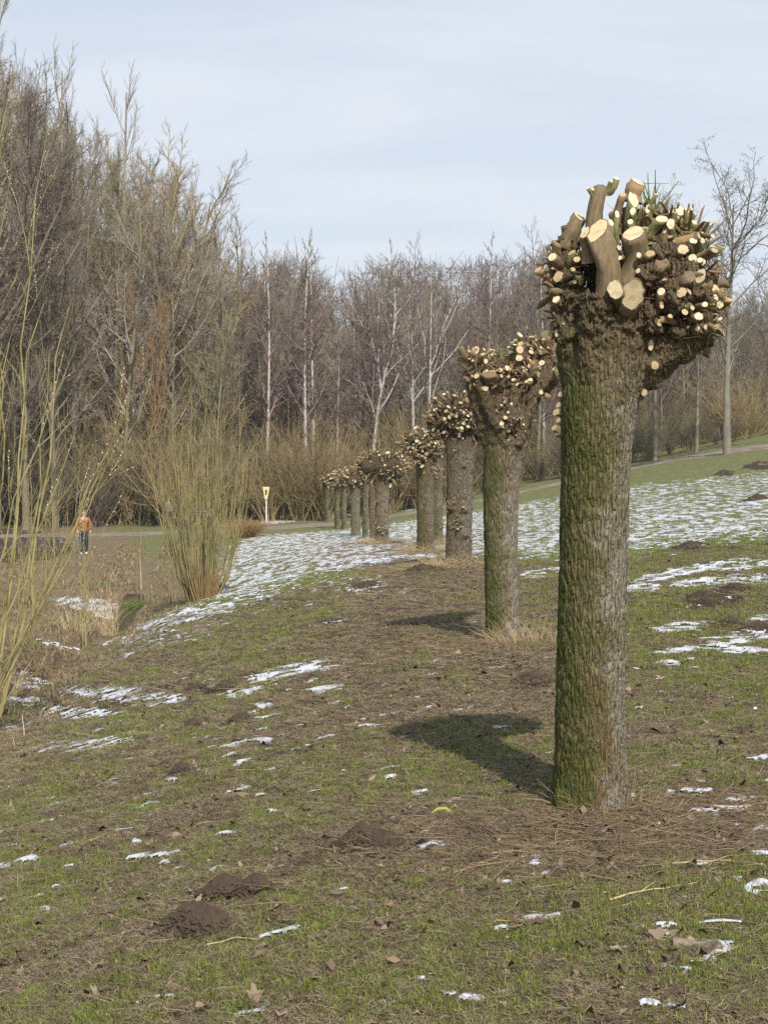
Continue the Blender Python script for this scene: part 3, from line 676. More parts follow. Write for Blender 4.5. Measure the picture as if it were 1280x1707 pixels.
def stub_geo(length, r0, r1, tilt, tilt_az, sides=12, seed=0, flare=1.35):
    """a cut branch stub along +Z from 0 to length, its top sliced by a tilted plane"""
    rg = np.random.default_rng(seed + 1000)
    N = 9; a = np.arange(sides) / sides * 2 * np.pi
    rad = 1 + .12 * np.sin(a * 2 + seed) + rg.uniform(-.10, .10, sides)
    V = []
    n = np.array([math.sin(tilt) * math.cos(tilt_az), math.sin(tilt) * math.sin(tilt_az), math.cos(tilt)])
    bx, by = rg.uniform(-.14, .14, 2) * length
    ts = np.linspace(0, 1, N)
    for i, t in enumerate(ts):
        r = (r0 + (r1 - r0) * t) * (1 + (flare - 1) * max(0, 1 - t * 3)) * (1 + rg.uniform(-.05, .05))
        cx_, cy_ = bx * math.sin(t * 3.14), by * math.sin(t * 3.14)
        for k in range(sides):
            xx, yy = r * rad[k] * math.cos(a[k]), r * rad[k] * math.sin(a[k])
            kk = 1 + rg.uniform(-.09, .09) * (t < .95); xx *= kk; yy *= kk
            off = -(n[0] * xx + n[1] * yy) / max(n[2], .2) * t ** 2.5
            V.append((xx + cx_, yy + cy_, length * t + off))
    V = np.array(V); idx = np.arange(N * sides).reshape(N, sides)
    Q = np.stack([idx[:-1], np.roll(idx[:-1], -1, 1), np.roll(idx[1:], -1, 1), idx[1:]], -1).reshape(-1, 4)
    ring = V[-sides:]; c = ring.mean(0)
    # bark lip turning in, then the sawn face slightly below or level with it
    inner = c + (ring - c) * .90
    face = np.concatenate([inner + n * .0015 * (1 + r1 * 20), [c + n * .0015 * (1 + r1 * 20)]])
    V2 = np.concatenate([V, inner]); i2 = np.arange(sides) + N * sides
    Q = np.concatenate([Q, np.stack([idx[-1], np.roll(idx[-1], -1), np.roll(i2, -1), i2], -1)])
    ff = np.stack([np.arange(sides), (np.arange(sides) + 1) % sides, np.full(sides, sides)], -1)
    return V2, Q, face, ff, c
PROTO = {}
def stub_meshes(kind, bark, cut, joined=False, sides=12):
    """eight shared unit stubs (radius 1 in X and Y, length 4 in Z) per kind"""
    key = (kind, bark.name, cut.name, joined, sides)
    if key not in PROTO:
        L = []
        for i in range(8):
            V, Q, Fv, Ff, c = stub_geo(.16, .030, .027, [.15, .5, .8, .3, .95, .6, .2, .7][i], i * 2.1, sides, i, 1.25)
            if joined:
                Vj = np.concatenate([V, Fv]); me = mesh_np('stub', Vj, [Q, Ff + len(V)], mats=[bark, cut], midx=np.concatenate([np.zeros(len(Q)), np.ones(len(Ff))]))
                L.append((me, None, c))
            else:
                L.append((mesh_np('stub', V, Q, mats=[bark]), mesh_np('cut_face', Fv - c, Ff, mats=[cut]), c))
        PROTO[key] = L
    return PROTO[key]
def put_stub(parent, base, direction, length, r, bark, cut, joined=False, sides=12):
    me, fm, c = random.choice(stub_meshes('u', bark, cut, joined, sides))
    q = Vector(direction).normalized().to_track_quat('Z', 'Y').to_matrix() @ Matrix.Rotation(random.uniform(0, 6.28), 3, 'Z')
    o = obj('stub', me, parent, base); o.rotation_euler = q.to_euler(); o.scale = (r / .028, r / .028, length / .16)
    if fm: obj('cut_face', fm, o, c)
    return o
def put_stub_exact(parent, base, end, r0, r1, n, bark, cut, seed=0, sides=20):
    """stub from base to end whose sawn face looks along n"""
    b, e = Vector(base), Vector(end); ax = (e - b); L = ax.length; q = ax.normalized().to_track_quat('Z', 'Y')
    nl = q.inverted() @ Vector(n).normalized()
    tilt = min(math.acos(max(-1, min(1, nl.z))), 1.12); ta = math.atan2(nl.y, nl.x)
    V, Q, Fv, Ff, c = stub_geo(L, r0, r1, tilt, ta, sides, seed, 1.2)
    o = obj('stub', mesh_np('stub', V, Q, mats=[bark]), parent, b); o.rotation_euler = q.to_euler()
    obj('cut_face', mesh_np('cut_face', Fv - c, Ff, mats=[cut]), o, c)
    return o
def rand_dir_on(c, rad, up=.0):
    v = rng.normal(0, 1, 3); v[2] = v[2] + up; v /= np.linalg.norm(v)
    return np.array(c) + v * np.array(rad), norm(v / np.array(rad))
def stub_cloud(parent, ells, n, rmin, rmax, lmin, lmax, joined, up=.35, sides=8, front=.0, bend=.35):
    for i in range(n):
        c, rad = ells[rng.integers(len(ells))]
        for _ in range(8):
            p, d = rand_dir_on(c, rad, up)
            if d[1] < .35: break
        d = d + rng.normal(0, bend, 3) + np.array([0, -front, .25]); d /= np.linalg.norm(d)
        r = rmin + (rmax - rmin) * rng.uniform() ** 2.2
        L = rng.uniform(lmin, lmax) * (.7 + .5 * r / rmax)
        bark = [mat_stub, mat_stub_green, mat_stub_red, mat_stub][rng.integers(4)]
        cut = [mat_cut, mat_cut_white, mat_cut_old, mat_cut][rng.integers(4)]
        put_stub(parent, tuple(p - d * L * .35), d, L, r, bark, cut, joined, sides)
def sprigs(parent, ells, n, L0, L1, r, mat, name='twigs', up=.5):
    P = []
    for i in range(n):
        c, rad = ells[rng.integers(len(ells))]; p, d = rand_dir_on(c, rad, up); d = d + rng.normal(0, .5, 3); d /= np.linalg.norm(d)
        L = rng.uniform(L0, L1); b = rng.normal(0, .25, 3)
        P.append([p - d * .02, p + d * L * .5 + b * L * .15, p + d * L + b * L * .5])
    P = np.array(P); V, Q = tubes(P, np.tile(np.array([[r, r * .8, r * .4]]), (n, 1)), 4)
    return obj(name, mesh_np(name, V, Q, mats=[mat]), parent, kind='stuff')

# --- the nearest pollard, measured from the photograph: 1 px = D1 / F metres at its distance
D1 = 6.96; S1 = D1 / F
x1 = (987 - CX) * S1; z1 = float(H(np.array([x1]), np.array([D1]))[0])
t1 = thing('pollard_willow', 'nearest pollard willow with thick mossy trunk and a fist of fresh-cut stubs', 'tree', (x1, D1, z1))
def L1(px, py, dep=0.): return ((px - 987) * S1, dep, (1347 - py) * S1)
prof = [(1368, 985, 84), (1352, 985, 73), (1325, 986, 66), (1290, 986, 63), (1250, 985, 59), (1180, 985, 58), (1100, 985, 57), (1000, 988, 57), (900, 990, 57), (800, 992, 57), (740, 994, 60), (700, 996, 64), (670, 998, 66), (630, 1006, 68), (590, 1015, 70), (555, 1022, 74)]
geos = [closed_tube([L1(c, y) for y, c, r in prof], [r * S1 for y, c, r in prof], 40)]
def tube1(pts, sides=14): return closed_tube([L1(a, b, d * S1) for a, b, d, r in pts], [r * S1 for a, b, d, r in pts], sides)
geos += [tube1([(960, 640, 0, 30), (952, 560, -8, 32), (948, 500, -5, 30), (942, 440, 0, 26), (938, 405, 5, 18)]),
         tube1([(985, 640, -30, 34), (986, 560, -48, 32), (984, 500, -62, 24)]),
         tube1([(1020, 620, 0, 50), (1050, 560, 0, 60), (1075, 500, 0, 60), (1070, 430, 10, 45)]),
         tube1([(1035, 650, -8, 32), (1070, 610, -18, 34), (1110, 575, -20, 36), (1150, 545, -10, 32)]),
         tube1([(1040, 640, 20, 40), (1100, 590, 40, 44), (1130, 530, 45, 44)]),
         tube1([(1000, 560, 20, 40), (1010, 470, 30, 36), (1015, 410, 30, 28)])]
balls1 = [((1035, 540, -42), 34), ((1032, 500, -50), 26), ((1065, 470, -60), 28), ((1095, 440, -62), 26), ((1120, 470, -62), 28), ((1105, 510, -72), 30), ((1140, 505, -55), 28), ((1165, 480, -20), 26), ((1170, 520, -25), 24),
          ((1150, 550, -35), 26), ((1115, 555, -48), 26), ((1135, 585, -10), 30), ((1165, 570, 0), 22), ((1085, 580, -35), 26), ((1100, 610, 5), 26), ((1130, 430, -30), 24), ((1075, 415, -35), 24), ((1050, 430, -48), 22), ((1110, 400, -10), 20),
          ((1150, 450, 20), 26), ((940, 470, -18), 20), ((925, 455, 0), 15), ((928, 500, 10), 14), ((935, 520, -14), 16), ((950, 410, -6), 18), ((932, 560, 8), 13), ((1070, 540, -60), 26), ((1015, 570, -52), 20), ((1172, 545, 20), 24), ((1085, 640, -4), 16), ((1060, 660, 10), 14),
          ((975, 590, -54), 14), ((1120, 500, 60), 50), ((1060, 440, 60), 45), ((1100, 560, 50), 50)]
for (a, b, dp), r in balls1:
    rr = r * S1; geos.append((ICO[0] * np.array([rr, rr, rr]) * rng.uniform(.85, 1.2, 3) + np.array(L1(a, b, dp * S1)), ICO[1]))
for a_, r_ in [(0.3, 16), (1.3, 12), (3.6, 18), (4.3, 14), (5.2, 17), (4.8, 12), (2.4, 14)]:
    geos.append((ICO[0] * np.array([r_, r_, r_ * 2.2]) * S1 + np.array([math.cos(a_) * 56 * S1, math.sin(a_) * 56 * S1, .02]), ICO[1]))
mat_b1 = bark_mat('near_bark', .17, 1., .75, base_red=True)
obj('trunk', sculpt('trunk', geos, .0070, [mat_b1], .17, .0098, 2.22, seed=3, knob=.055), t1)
# (end px, py, depth px) (base px, py, depth) r0 r1 normal bark cut
E = [((984, 400, -66), (987, 548, -36), 21, 18, (-.42, -.80, .62), 0, 0), ((965, 402, -60), (972, 450, -50), 8, 8, (-.6, -.7, .4), 0, 0), ((995, 322, -22), (984, 440, -24), 17, 13, (.1, .1, 1), 0, 3), ((1040, 407, -80), (1032, 490, -56), 18, 16, (-.35, -.75, .65), 0, 0),
     ((1008, 499, -98), (1016, 512, -50), 15, 14, (-.45, -.9, .1), 0, 0), ((1035, 507, -100), (1036, 512, -50), 24, 20, (-.1, -.85, -.3), 0, 0), ((1057, 313, -20), (1049, 345, -18), 14, 13, (.35, -.45, .85), 2, 0), ((1046, 345, -40), (1042, 420, -40), 10, 9, (.1, -.8, .5), 1, 1), ((1032, 335, -25), (1022, 400, -25), 8, 7, (0, -.6, .8), 0, 2),
     ((1070, 361, -42), (1076, 420, -45), 7, 5, (-.3, -.8, .5), 1, 1), ((1091, 379, -50), (1062, 432, -45), 10, 9, (.1, -.7, .7), 1, 0), ((1104, 389, -48), (1100, 430, -40), 8, 6, (0, -.7, .7), 0, 1), ((1042, 368, -60), (1038, 400, -40), 6, 5, (0, -.9, .3), 1, 1), ((1037, 386, -66), (1036, 430, -50), 7, 5, (0, -.8, .5), 1, 1),
     ((1019, 370, -45), (1020, 430, -45), 6, 4, (0, -.8, .5), 1, 1), ((1008, 385, -52), (1010, 440, -50), 7, 5, (0, -.8, .6), 1, 1), ((1017, 430, -80), (1022, 440, -50), 5, 4, (0, -1, 0), 0, 1), ((1047, 443, -88), (1050, 450, -50), 5, 4.5, (0, -1, .1), 0, 1), ((1046, 468, -88), (1050, 465, -50), 5, 4, (-.3, -1, -.1), 0, 1), ((1018, 446, -78), (1026, 450, -50), 4, 4, (0, -1, .2), 1, 1),
     ((954, 443, -45), (958, 460, -10), 6, 5.5, (-.1, -1, .1), 0, 0), ((948, 459, -42), (952, 470, -10), 5, 4, (-.2, -1, .1), 0, 0), ((1119, 433, -82), (1112, 450, -50), 9, 8.5, (-.2, -.95, .2), 0, 0), ((1137, 447, -70), (1130, 462, -40), 9, 8.5, (.1, -1, .1), 0, 1), ((1150, 473, -66), (1142, 485, -35), 12, 10, (-.2, -1, -.1), 0, 1), ((1112, 505, -108), (1108, 508, -60), 10, 8, (-.1, -1, 0), 0, 0),
     ((1154, 521, -84), (1146, 515, -45), 6, 5, (.1, -1, .1), 0, 1), ((1144, 540, -84), (1138, 536, -45), 8, 7, (.1, -1, .1), 0, 1), ((1121, 534, -88), (1116, 530, -50), 6, 5, (-.1, -1, .1), 0, 0), ((1133, 527, -88), (1128, 525, -50), 5, 4, (.1, -1, .1), 0, 0), ((1160, 555, -62), (1150, 548, -30), 5, 4, (.2, -1, 0), 0, 0), ((1146, 558, -66), (1140, 550, -35), 5, 4, (-.1, -1, 0), 0, 1),
     ((1188, 516, -40), (1170, 508, -10), 8, 7, (.5, -1, .1), 0, 0), ((1181, 490, -38), (1166, 480, 0), 9, 8, (.5, -1, .2), 0, 0), ((1096, 541, -96), (1092, 535, -50), 4, 3.5, (0, -1, 0), 2, 0), ((1081, 527, -104), (1080, 520, -50), 4, 3.5, (0, -1, 0), 2, 0), ((1078, 617, -66), (1076, 612, -20), 8, 7, (-.2, -1, 0), 0, 2), ((1065, 660, -44), (1062, 650, -10), 6, 5, (.1, -1, 0), 0, 2),
     ((1127, 360, -20), (1112, 400, -15), 10, 9, (.2, -.8, .6), 1, 1), ((1139, 358, -12), (1122, 400, -8), 7, 6, (.3, -.7, .6), 1, 1), ((1141, 415, -55), (1124, 430, -30), 7, 6, (.2, -.9, .4), 1, 1), ((1161, 409, -25), (1138, 430, -10), 7, 6, (.4, -.8, .4), 1, 1), ((1151, 378, -14), (1128, 408, -5), 6, 5, (.4, -.7, .6), 1, 1), ((1174, 402, -5), (1148, 425, 0), 6, 5, (.6, -.6, .3), 1, 1), ((1157, 449, -52), (1140, 455, -30), 6, 5, (.2, -1, .1), 1, 1),
     ((964, 366, 0), (940, 420, 5), 17, 13, (.5, -.5, .8), 0, 0), ((946, 380, -8), (944, 420, 0), 14, 12, (-.2, -.2, .9), 0, 2), ((909, 452, -5), (930, 470, 0), 8, 6, (-.8, -.6, .2), 1, 1), ((921, 420, -8), (936, 445, 0), 7, 5, (-.7, -.5, .5), 1, 1), ((914, 437, -12), (934, 455, 0), 6, 5, (-.8, -.6, .2), 1, 1), ((925, 470, -36), (935, 480, 0), 12, 9, (-.3, -.9, .1), 0, 2), ((920, 500, -10), (938, 495, 0), 11, 9, (-.9, -.3, 0), 0, 3), ((918, 548, -4), (940, 535, 0), 10, 8, (-.9, -.3, -.1), 0, 3),
     ((973, 326, -34), (983, 350, -32), 4, 3.5, (-.4, -.4, .7), 1, 1), ((981, 328, -36), (987, 346, -32), 3, 3, (-.2, -.6, .7), 1, 1), ((1020, 309, -30), (1006, 334, -28), 4.5, 4.5, (.2, -.6, .7), 1, 1), ((1012, 314, -32), (1004, 336, -28), 4, 4, (.1, -.6, .7), 1, 1), ((1195, 505, 10), (1170, 505, 10), 14, 11, (.9, -.3, .1), 0, 3), ((1190, 560, 10), (1165, 550, 10), 11, 8, (.9, -.4, 0), 2, 2), ((1182, 590, 6), (1160, 575, 6), 12, 9, (.8, -.5, -.2), 0, 3),
     ((1085, 335, -30), (1076, 400, -30), 5, 4, (.1, -.4, .9), 1, 1), ((1062, 395, -60), (1066, 440, -50), 8, 7, (0, -.4, .9), 1, 2), ((1128, 478, -92), (1122, 485, -55), 12, 10, (0, -.9, .4), 0, 3), ((1085, 455, -84), (1085, 470, -55), 13, 11, (.1, -.9, .4), 0, 3), ((1066, 440, -86), (1066, 450, -50), 8, 7, (-.1, -.9, .3), 2, 2)]
barks = [mat_stub, mat_stub_green, mat_stub_red, mat_stub]; cuts = [mat_cut, mat_cut_white, mat_cut_old, mat_stub]
for i, (e, b, r0, r1, n, bk, ct) in enumerate(E):
    put_stub_exact(t1, L1(b[0], b[1], b[2] * S1), L1(e[0], e[1], e[2] * S1), r0 * S1, r1 * S1, n, barks[bk], cuts[ct], i)
def ell1(a, b, dp, rx, ry, rz): return (L1(a, b, dp * S1), (rx * S1, ry * S1, rz * S1))
e1 = [ell1(1120, 460, 0, 68, 62, 62), ell1(1110, 520, 0, 78, 72, 70), ell1(1075, 420, 5, 50, 50, 45), ell1(1140, 545, 10, 45, 50, 40), ell1(935, 470, 0, 24, 26, 42), ell1(1045, 430, 10, 40, 55, 50)]
stub_cloud(t1, e1, 330, .006, .026, .05, .14, False, up=.25, sides=10, bend=.4, front=.15)
stub_cloud(t1, [ell1(1105, 395, 0, 55, 35, 30), ell1(1150, 420, 0, 30, 30, 40)], 44, .005, .013, .07, .17, False, up=.9, sides=8, bend=.35)
stub_cloud(t1, [ell1(928, 455, 0, 16, 20, 30), ell1(932, 530, 0, 14, 18, 40)], 26, .006, .016, .05, .10, False, up=.1, sides=8)
# small outgrowths on the left of the trunk, below the head
for a, b, r in [(930, 678, 5), (926, 690, 6), (930, 703, 5), (923, 716, 5), (929, 722, 6), (934, 660, 6)]:
    put_stub_exact(t1, L1(945, b + 6, 0), L1(a, b, -4 * S1), (r + 2) * S1, r * S1, (-.7, -.7, .3), mat_stub_green, mat_cut_old, b)
sprigs(t1, e1, 420, .05, .16, .0016, mat_stub_red)
sprigs(t1, [ell1(1085, 370, 0, 20, 14, 12)], 16, .10, .19, .0042, mat_shoot, 'green_shoots', 3.)
sprigs(t1, [ell1(1160, 430, 0, 22, 20, 22)], 12, .06, .14, .0035, mat_shoot, 'green_shoots', .6)
sprigs(t1, [ell1(1057, 318, -10, 6, 4, 4)], 1, .14, .15, .002, mat_stub, 'twigs', 6.)

# --- second pollard: a wide forked head
D2 = 14.26; S2 = D2 / F
x2_ = (838 - CX) * S2; z2_ = float(H(np.array([x2_]), np.array([D2]))[0])
t2 = thing('pollard_willow', 'second pollard willow with forked wide head partly behind the nearest trunk', 'tree', (x2_, D2, z2_))
def L2(px, py, dep=0.): return ((px - 838) * S2, dep * S2, (1067 - py) * S2)
prof = [(1078, 838, 31), (1065, 838, 29), (1000, 836, 28.5), (900, 834, 28.5), (800, 835, 31), (760, 839, 34), (735, 843, 36)]
geos = [closed_tube([L2(c, y) for y, c, r in prof], [r * S2 for y, c, r in prof], 28)]
def tube2(pts): return closed_tube([L2(a, b, d) for a, b, d, r in pts], [r * S2 for a, b, d, r in pts], 12)
geos += [tube2([(826, 760, 0, 20), (808, 700, 0, 17), (794, 650, 0, 17), (786, 615, 0, 15)]), tube2([(858, 760, 0, 18), (874, 700, 0, 15), (892, 650, 0, 15), (918, 612, 0, 13), (930, 596, 0, 10)]),
         tube2([(838, 740, 0, 26), (838, 690, 0, 26), (836, 650, 4, 24), (832, 620, 4, 16)]), tube2([(855, 690, 0, 18), (872, 650, -5, 20), (886, 612, -5, 18)]), tube2([(880, 660, 0, 12), (910, 645, 4, 13), (930, 625, 4, 12)])]
geos += [tube2([(845, 745, -26, 12), (820, 700, -26, 10), (802, 655, -20, 11), (795, 625, -14, 10)]), tube2([(858, 745, -28, 11), (876, 700, -28, 9), (884, 665, -24, 10), (912, 625, -16, 12), (926, 600, -10, 9)]), tube2([(840, 700, -26, 9), (856, 668, -30, 8), (852, 640, -26, 7)]), tube2([(822, 740, -18, 9), (812, 690, -10, 9), (790, 640, 0, 8)])]
for a, b, dp, r in [(850, 700, -22, 20), (862, 712, -20, 16), (840, 715, -22, 15), (812, 640, -14, 13), (797, 620, -10, 14), (832, 640, -16, 16), (888, 618, -14, 15), (868, 620, -12, 15), (905, 600, -5, 14), (790, 600, 0, 12), (925, 590, 0, 13), (935, 615, 5, 12), (886, 655, -12, 12), (852, 660, -18, 14), (866, 590, 0, 12), (834, 612, 0, 12)]:
    geos.append((ICO[0] * r * S2 * rng.uniform(.85, 1.2, 3) + np.array(L2(a, b, dp)), ICO[1]))
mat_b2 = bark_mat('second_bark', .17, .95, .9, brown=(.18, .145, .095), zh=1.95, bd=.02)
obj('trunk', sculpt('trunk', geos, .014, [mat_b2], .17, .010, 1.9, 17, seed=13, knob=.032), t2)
def ell2(a, b, dp, r, rz=None): return (L2(a, b, dp), (r * S2, r * S2, (rz or r) * S2))
e2 = [ell2(795, 610, 0, 20), ell2(835, 612, 0, 20, 15), ell2(870, 600, 0, 20), ell2(905, 590, 0, 24, 18), ell2(925, 600, 0, 22)]
e2 += [ell2(800, 640, -4, 16), ell2(880, 640, -6, 20), ell2(840, 640, -6, 22)]
stub_cloud(t2, e2, 250, .010, .034, .07, .17, False, up=.45, sides=8, front=.15)
stub_cloud(t2, [ell2(850, 705, -8, 28, 32)], 90, .006, .020, .05, .13, False, up=-.1, sides=8, front=.3)
for e, b, r, n in [((863, 586, -26), (866, 605, -5), 6, (-.2, -1, .1)), ((862, 600, -28), (866, 608, -5), 6, (0, -1, 0)), ((927, 587, -15), (915, 610, -5), 6, (-.3, -1, .3)), ((791, 586, -12), (796, 610, 0), 7, (-.1, -.8, .5)), ((831, 620, -26), (831, 625, -5), 4, (0, -1, 0)), ((846, 618, -22), (846, 625, -5), 4, (.3, -1, 0)),
                   ((832, 709, -45), (838, 705, -15), 4, (0, -1, .1)), ((838, 699, -45), (842, 700, -15), 3.5, (0, -1, .1)), ((792, 630, -28), (796, 630, -5), 4.5, (-.2, -1, 0)), ((899, 608, -26), (899, 612, -5), 5, (.1, -1, 0)), ((882, 590, -24), (886, 600, -5), 4, (0, -1, .2)), ((812, 628, -34), (812, 650, -8), 11, (0, -.6, .8))]:
    put_stub_exact(t2, L2(*b), L2(*e), r * 1.15 * S2, r * S2, n, mat_stub, mat_cut if r < 10 else mat_stub, int(e[0]), 12)
sprigs(t2, e2 + [ell2(850, 705, -8, 26, 30)], 240, .06, .2, .003, mat_stub_red)

# --- the others: (px, depth, base py, top py, trunk px width, head half width px, head top lobes, knobs on trunk, label, moss, brown)
OT = [(764, 26.2, 936, 658, 45, 42, 5, True, 'third pollard, gnarled trunk with knobs and bristly head', .35, (.21, .165, .11)),
      (709, 32.3, 920, 712, 30, 30, 3, False, 'slim smooth pollard with small drooping head left of the gnarled one', .75, (.19, .15, .085)),
      (728, 38.5, 905, 722, 20, 20, 2, True, 'pollard mostly hidden, peeking out behind the slim round-headed one', .8, (.18, .15, .09)),
      (636, 42, 906, 746, 24, 33, 3, True, 'knobby pollard leading the middle cluster, its head leaning right', .4, (.23, .185, .12)),
      (621, 50, 900, 762, 12, 18, 2, False, 'thin brown-trunked pollard tucked behind the knobby leader of the cluster', .2, (.21, .13, .07)),
      (609, 54, 897, 768, 12, 17, 2, True, 'greenish thin pollard with side knobs in the middle cluster', .8, (.18, .16, .09)),
      (593, 58, 893, 777, 17, 21, 3, True, 'broad pale pollard at the left of the middle cluster', .4, (.22, .185, .12)),
      (573, 69, 882, 784, 10, 14, 2, False, 'green pollard trunk, right one of the far pair', .9, (.18, .16, .09)),
      (562, 72, 881, 787, 10, 15, 2, False, 'green pollard trunk, left one of the far pair', .9, (.18, .16, .09)),
      (545, 88, 869, 793, 9, 11, 2, False, 'small very green pollard, second from the far end of the row', 1., (.15, .16, .08)),
      (534, 92, 866, 794, 10, 12, 2, False, 'last and farthest pollard at the far end of the row', .8, (.18, .16, .09))]
for px, d, pb, pt, tw, hw, nl, kn, lab, moss, br in OT:
    S = d / F; x, y, z = at_depth(px, d)
    zb = EYE - (pb - HOR) * S; z = min(z, zb + .3) if False else z
    Ht = z * 0 + (EYE - (pt - HOR) * S) - z       # total height so that the top sits where the photograph shows it
    t = thing('pollard_willow', lab, 'tree', (x, y, z)); R = tw / 2 * S; HW = hw * S
    hh = min(HW * 1.75, Ht * .36); zt = Ht - hh
    lean = rng.uniform(-.05, .05)
    g_ = [closed_tube([(lean * q_ * R * 3, 0, -.15 + q_ * (zt + .15)) for q_ in np.linspace(0, 1, 7)], [R * f_ for f_ in (1.12, 1.0, .98, 1.0, .98, 1.02, 1.12)], 20)]
    ell = []
    for i in range(nl):
        a = (i - (nl - 1) / 2) / max(1, (nl - 1) / 2) if nl > 1 else 0
        cx_ = a * (HW - hh * .32); cz = Ht - hh * (.42 + .12 * abs(a) + (.15 if i % 2 else 0)); cy_ = rng.uniform(-.3, .3) * HW * .5
        rr = hh * .42
        g_.append(closed_tube([(0, 0, zt - .25), (cx_ * .5, cy_ * .5, zt + .02), (cx_, cy_, cz)], [R * .95, R * .75, rr * .8], 12))
        for _ in range(5):
            v = rng.normal(0, 1, 3); v /= np.linalg.norm(v); g_.append((ICO[0] * rr * rng.uniform(.4, .6) + np.array((cx_, cy_, cz)) + v * rr * .7, ICO[1]))
        ell.append(((cx_, cy_, cz), (rr * 1.15, rr * 1.15, rr)))
    if px == 709: ell.append(((.1, -.1, zt), (R * 1.2, R * 1.2, hh * .4))); ell.append(((-R * .2, -R * .2, zt + .1), (R * 1.5, R * 1.4, hh * .3)))
    if px == 636: ell.append(((HW * .7, 0, Ht - hh * .6), (hh * .3, hh * .3, hh * .35)))
    kb = []
    if kn:
        for _ in range(12 if d < 45 else 6):
            a = rng.uniform(math.pi * .95, math.pi * 2.05); zz_ = rng.uniform(.25, zt - .1); p = (math.cos(a) * R * .95, math.sin(a) * R * .95, zz_); rr = R * rng.uniform(.18, .42)
            g_.append((ICO[0] * rr + np.array(p), ICO[1])); kb.append((p, (rr, rr, rr)))
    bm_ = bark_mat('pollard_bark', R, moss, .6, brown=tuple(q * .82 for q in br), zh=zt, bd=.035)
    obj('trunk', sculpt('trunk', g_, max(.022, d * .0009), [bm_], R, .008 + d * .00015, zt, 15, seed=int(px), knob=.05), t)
    ns = int(np.interp(d, [26, 42, 60, 92], [150, 110, 75, 45]))
    big = np.interp(d, [26, 92], [1, 1.7])
    stub_cloud(t, ell, int(ns * 1.3), .014 * big, .042 * big, .09, .24, True, up=.15, sides=7, front=.25)
    if kb: stub_cloud(t, kb, len(kb) * (3 if d < 45 else 1), .01 * big, .02 * big, .05, .1, True, up=0, sides=6, front=.4)
    sprigs(t, ell, 130 if d < 60 else 50, .08, .25, .004 * big, mat_stub_red)
    if d < 45:
        n = 500; xs_ = rng.normal(x, .35, n); ys_ = rng.normal(y - .25, .35, n)
        sticks(xs_, ys_, rng.uniform(.15, .5, n), np.full(n, .005), 'straw_tuft', 'dry straw around the foot of a pollard', (.25, .18, .1), (.45, .36, .22), .35, cat='straw')

# ------------------------------------------------------------------ bare trees
def grow(rg, trunk, trunk_r, levels):
    """trunk (S,N,3), levels: dicts; returns list of (P,R,level)"""
    out = [(trunk, trunk_r, 0)]; P, R = trunk, trunk_r
    for li, L in enumerate(levels):
        B, N, _ = P.shape; k = L['k']; n = B * k
        pi = np.repeat(np.arange(B), k)
        t = L.get('a', .2) + (L.get('b', 1.) - L.get('a', .2)) * ((np.tile(np.arange(k), B) + rg.uniform(0, 1, n)) / k)
        f = t * (N - 1); i = np.minimum(f.astype(int), N - 2); fr = (f - i)[:, None]
        pos = P[pi, i] * (1 - fr) + P[pi, i + 1] * fr; tan = norm(P[pi, i + 1] - P[pi, i]); pr = R[pi, i] * (1 - fr[:, 0]) + R[pi, i + 1] * fr[:, 0]
        plen = np.linalg.norm(np.diff(P, axis=1), axis=2).sum(1)[pi]
        rv = norm(np.cross(tan, rg.normal(0, 1, (n, 3))))
        ang = np.radians(rg.normal(L['ang'], L.get('asd', 9), n))[:, None]
        D = tan * np.cos(ang) + rv * np.sin(ang)
        ln = L['len'] * plen * L.get('shape', lambda q: 1 - .6 * q)(t) * rg.uniform(.65, 1.2, n)
        r0 = np.minimum(pr * .75, np.maximum(L['r'] * ln / max(ln.mean(), 1e-6), L['r'] * .5)); NS = L['n']
        Q = np.empty((n, NS + 1, 3)); Q[:, 0] = pos; st = (ln / NS)[:, None]
        for j in range(NS):
            D = norm(D + rg.normal(0, L.get('jit', .12), (n, 3)) + np.array([0, 0, L.get('up', .05)]))
            Q[:, j + 1] = Q[:, j] + D * st
        RR = r0[:, None] * np.linspace(1, L.get('tip', .4), NS + 1)[None]
        out.append((Q, RR, li + 1)); P, R = Q, RR
    return out
def tree_meshes(name, g, tmat, cmat, sides=(10, 5, 3, 3, 3), white=False):
    tr = tubes(g[0][0], g[0][1], sides[0])
    if white:
        tr = merge([tr, tubes(g[1][0], g[1][1], 6)]); g = [g[0]] + g[2:]
    tm = mesh_np('trunk', *tr, mats=[tmat])
    cr = merge([tubes(P, R, sides[min(l, 4)]) for P, R, l in g[1:]]); cm = mesh_np('crown', *cr, mats=[cmat])
    return tm, cm
def stem(rg, Hh, r, bendy=.03, n=9, pts=None, stems=1, spread=0.):
    out = []
    for s_ in range(stems):
        if pts is not None: P = resample(np.array(pts, float), n)
        else:
            a = rg.uniform(0, 6.28); t = np.linspace(0, 1, n); P = np.zeros((n, 3)); P[:, 2] = t * Hh
            ph = rg.uniform(0, 6.28, 2); P[:, 0] += bendy * Hh * np.sin(t * 3.5 + ph[0]) * t + math.cos(a) * spread * Hh * t; P[:, 1] += bendy * Hh * np.sin(t * 3.1 + ph[1]) * t + math.sin(a) * spread * Hh * t
        out.append(P)
    P = np.array(out); R = r * np.linspace(1, .18, n)[None].repeat(len(out), 0) * rg.uniform(.7, 1.1, (len(out), 1)) if stems > 1 else r * np.linspace(1, .14, n)[None]
    R[:, 0] *= 1.15; P[:, 0, 2] -= .3
    return P, R
PR = {}
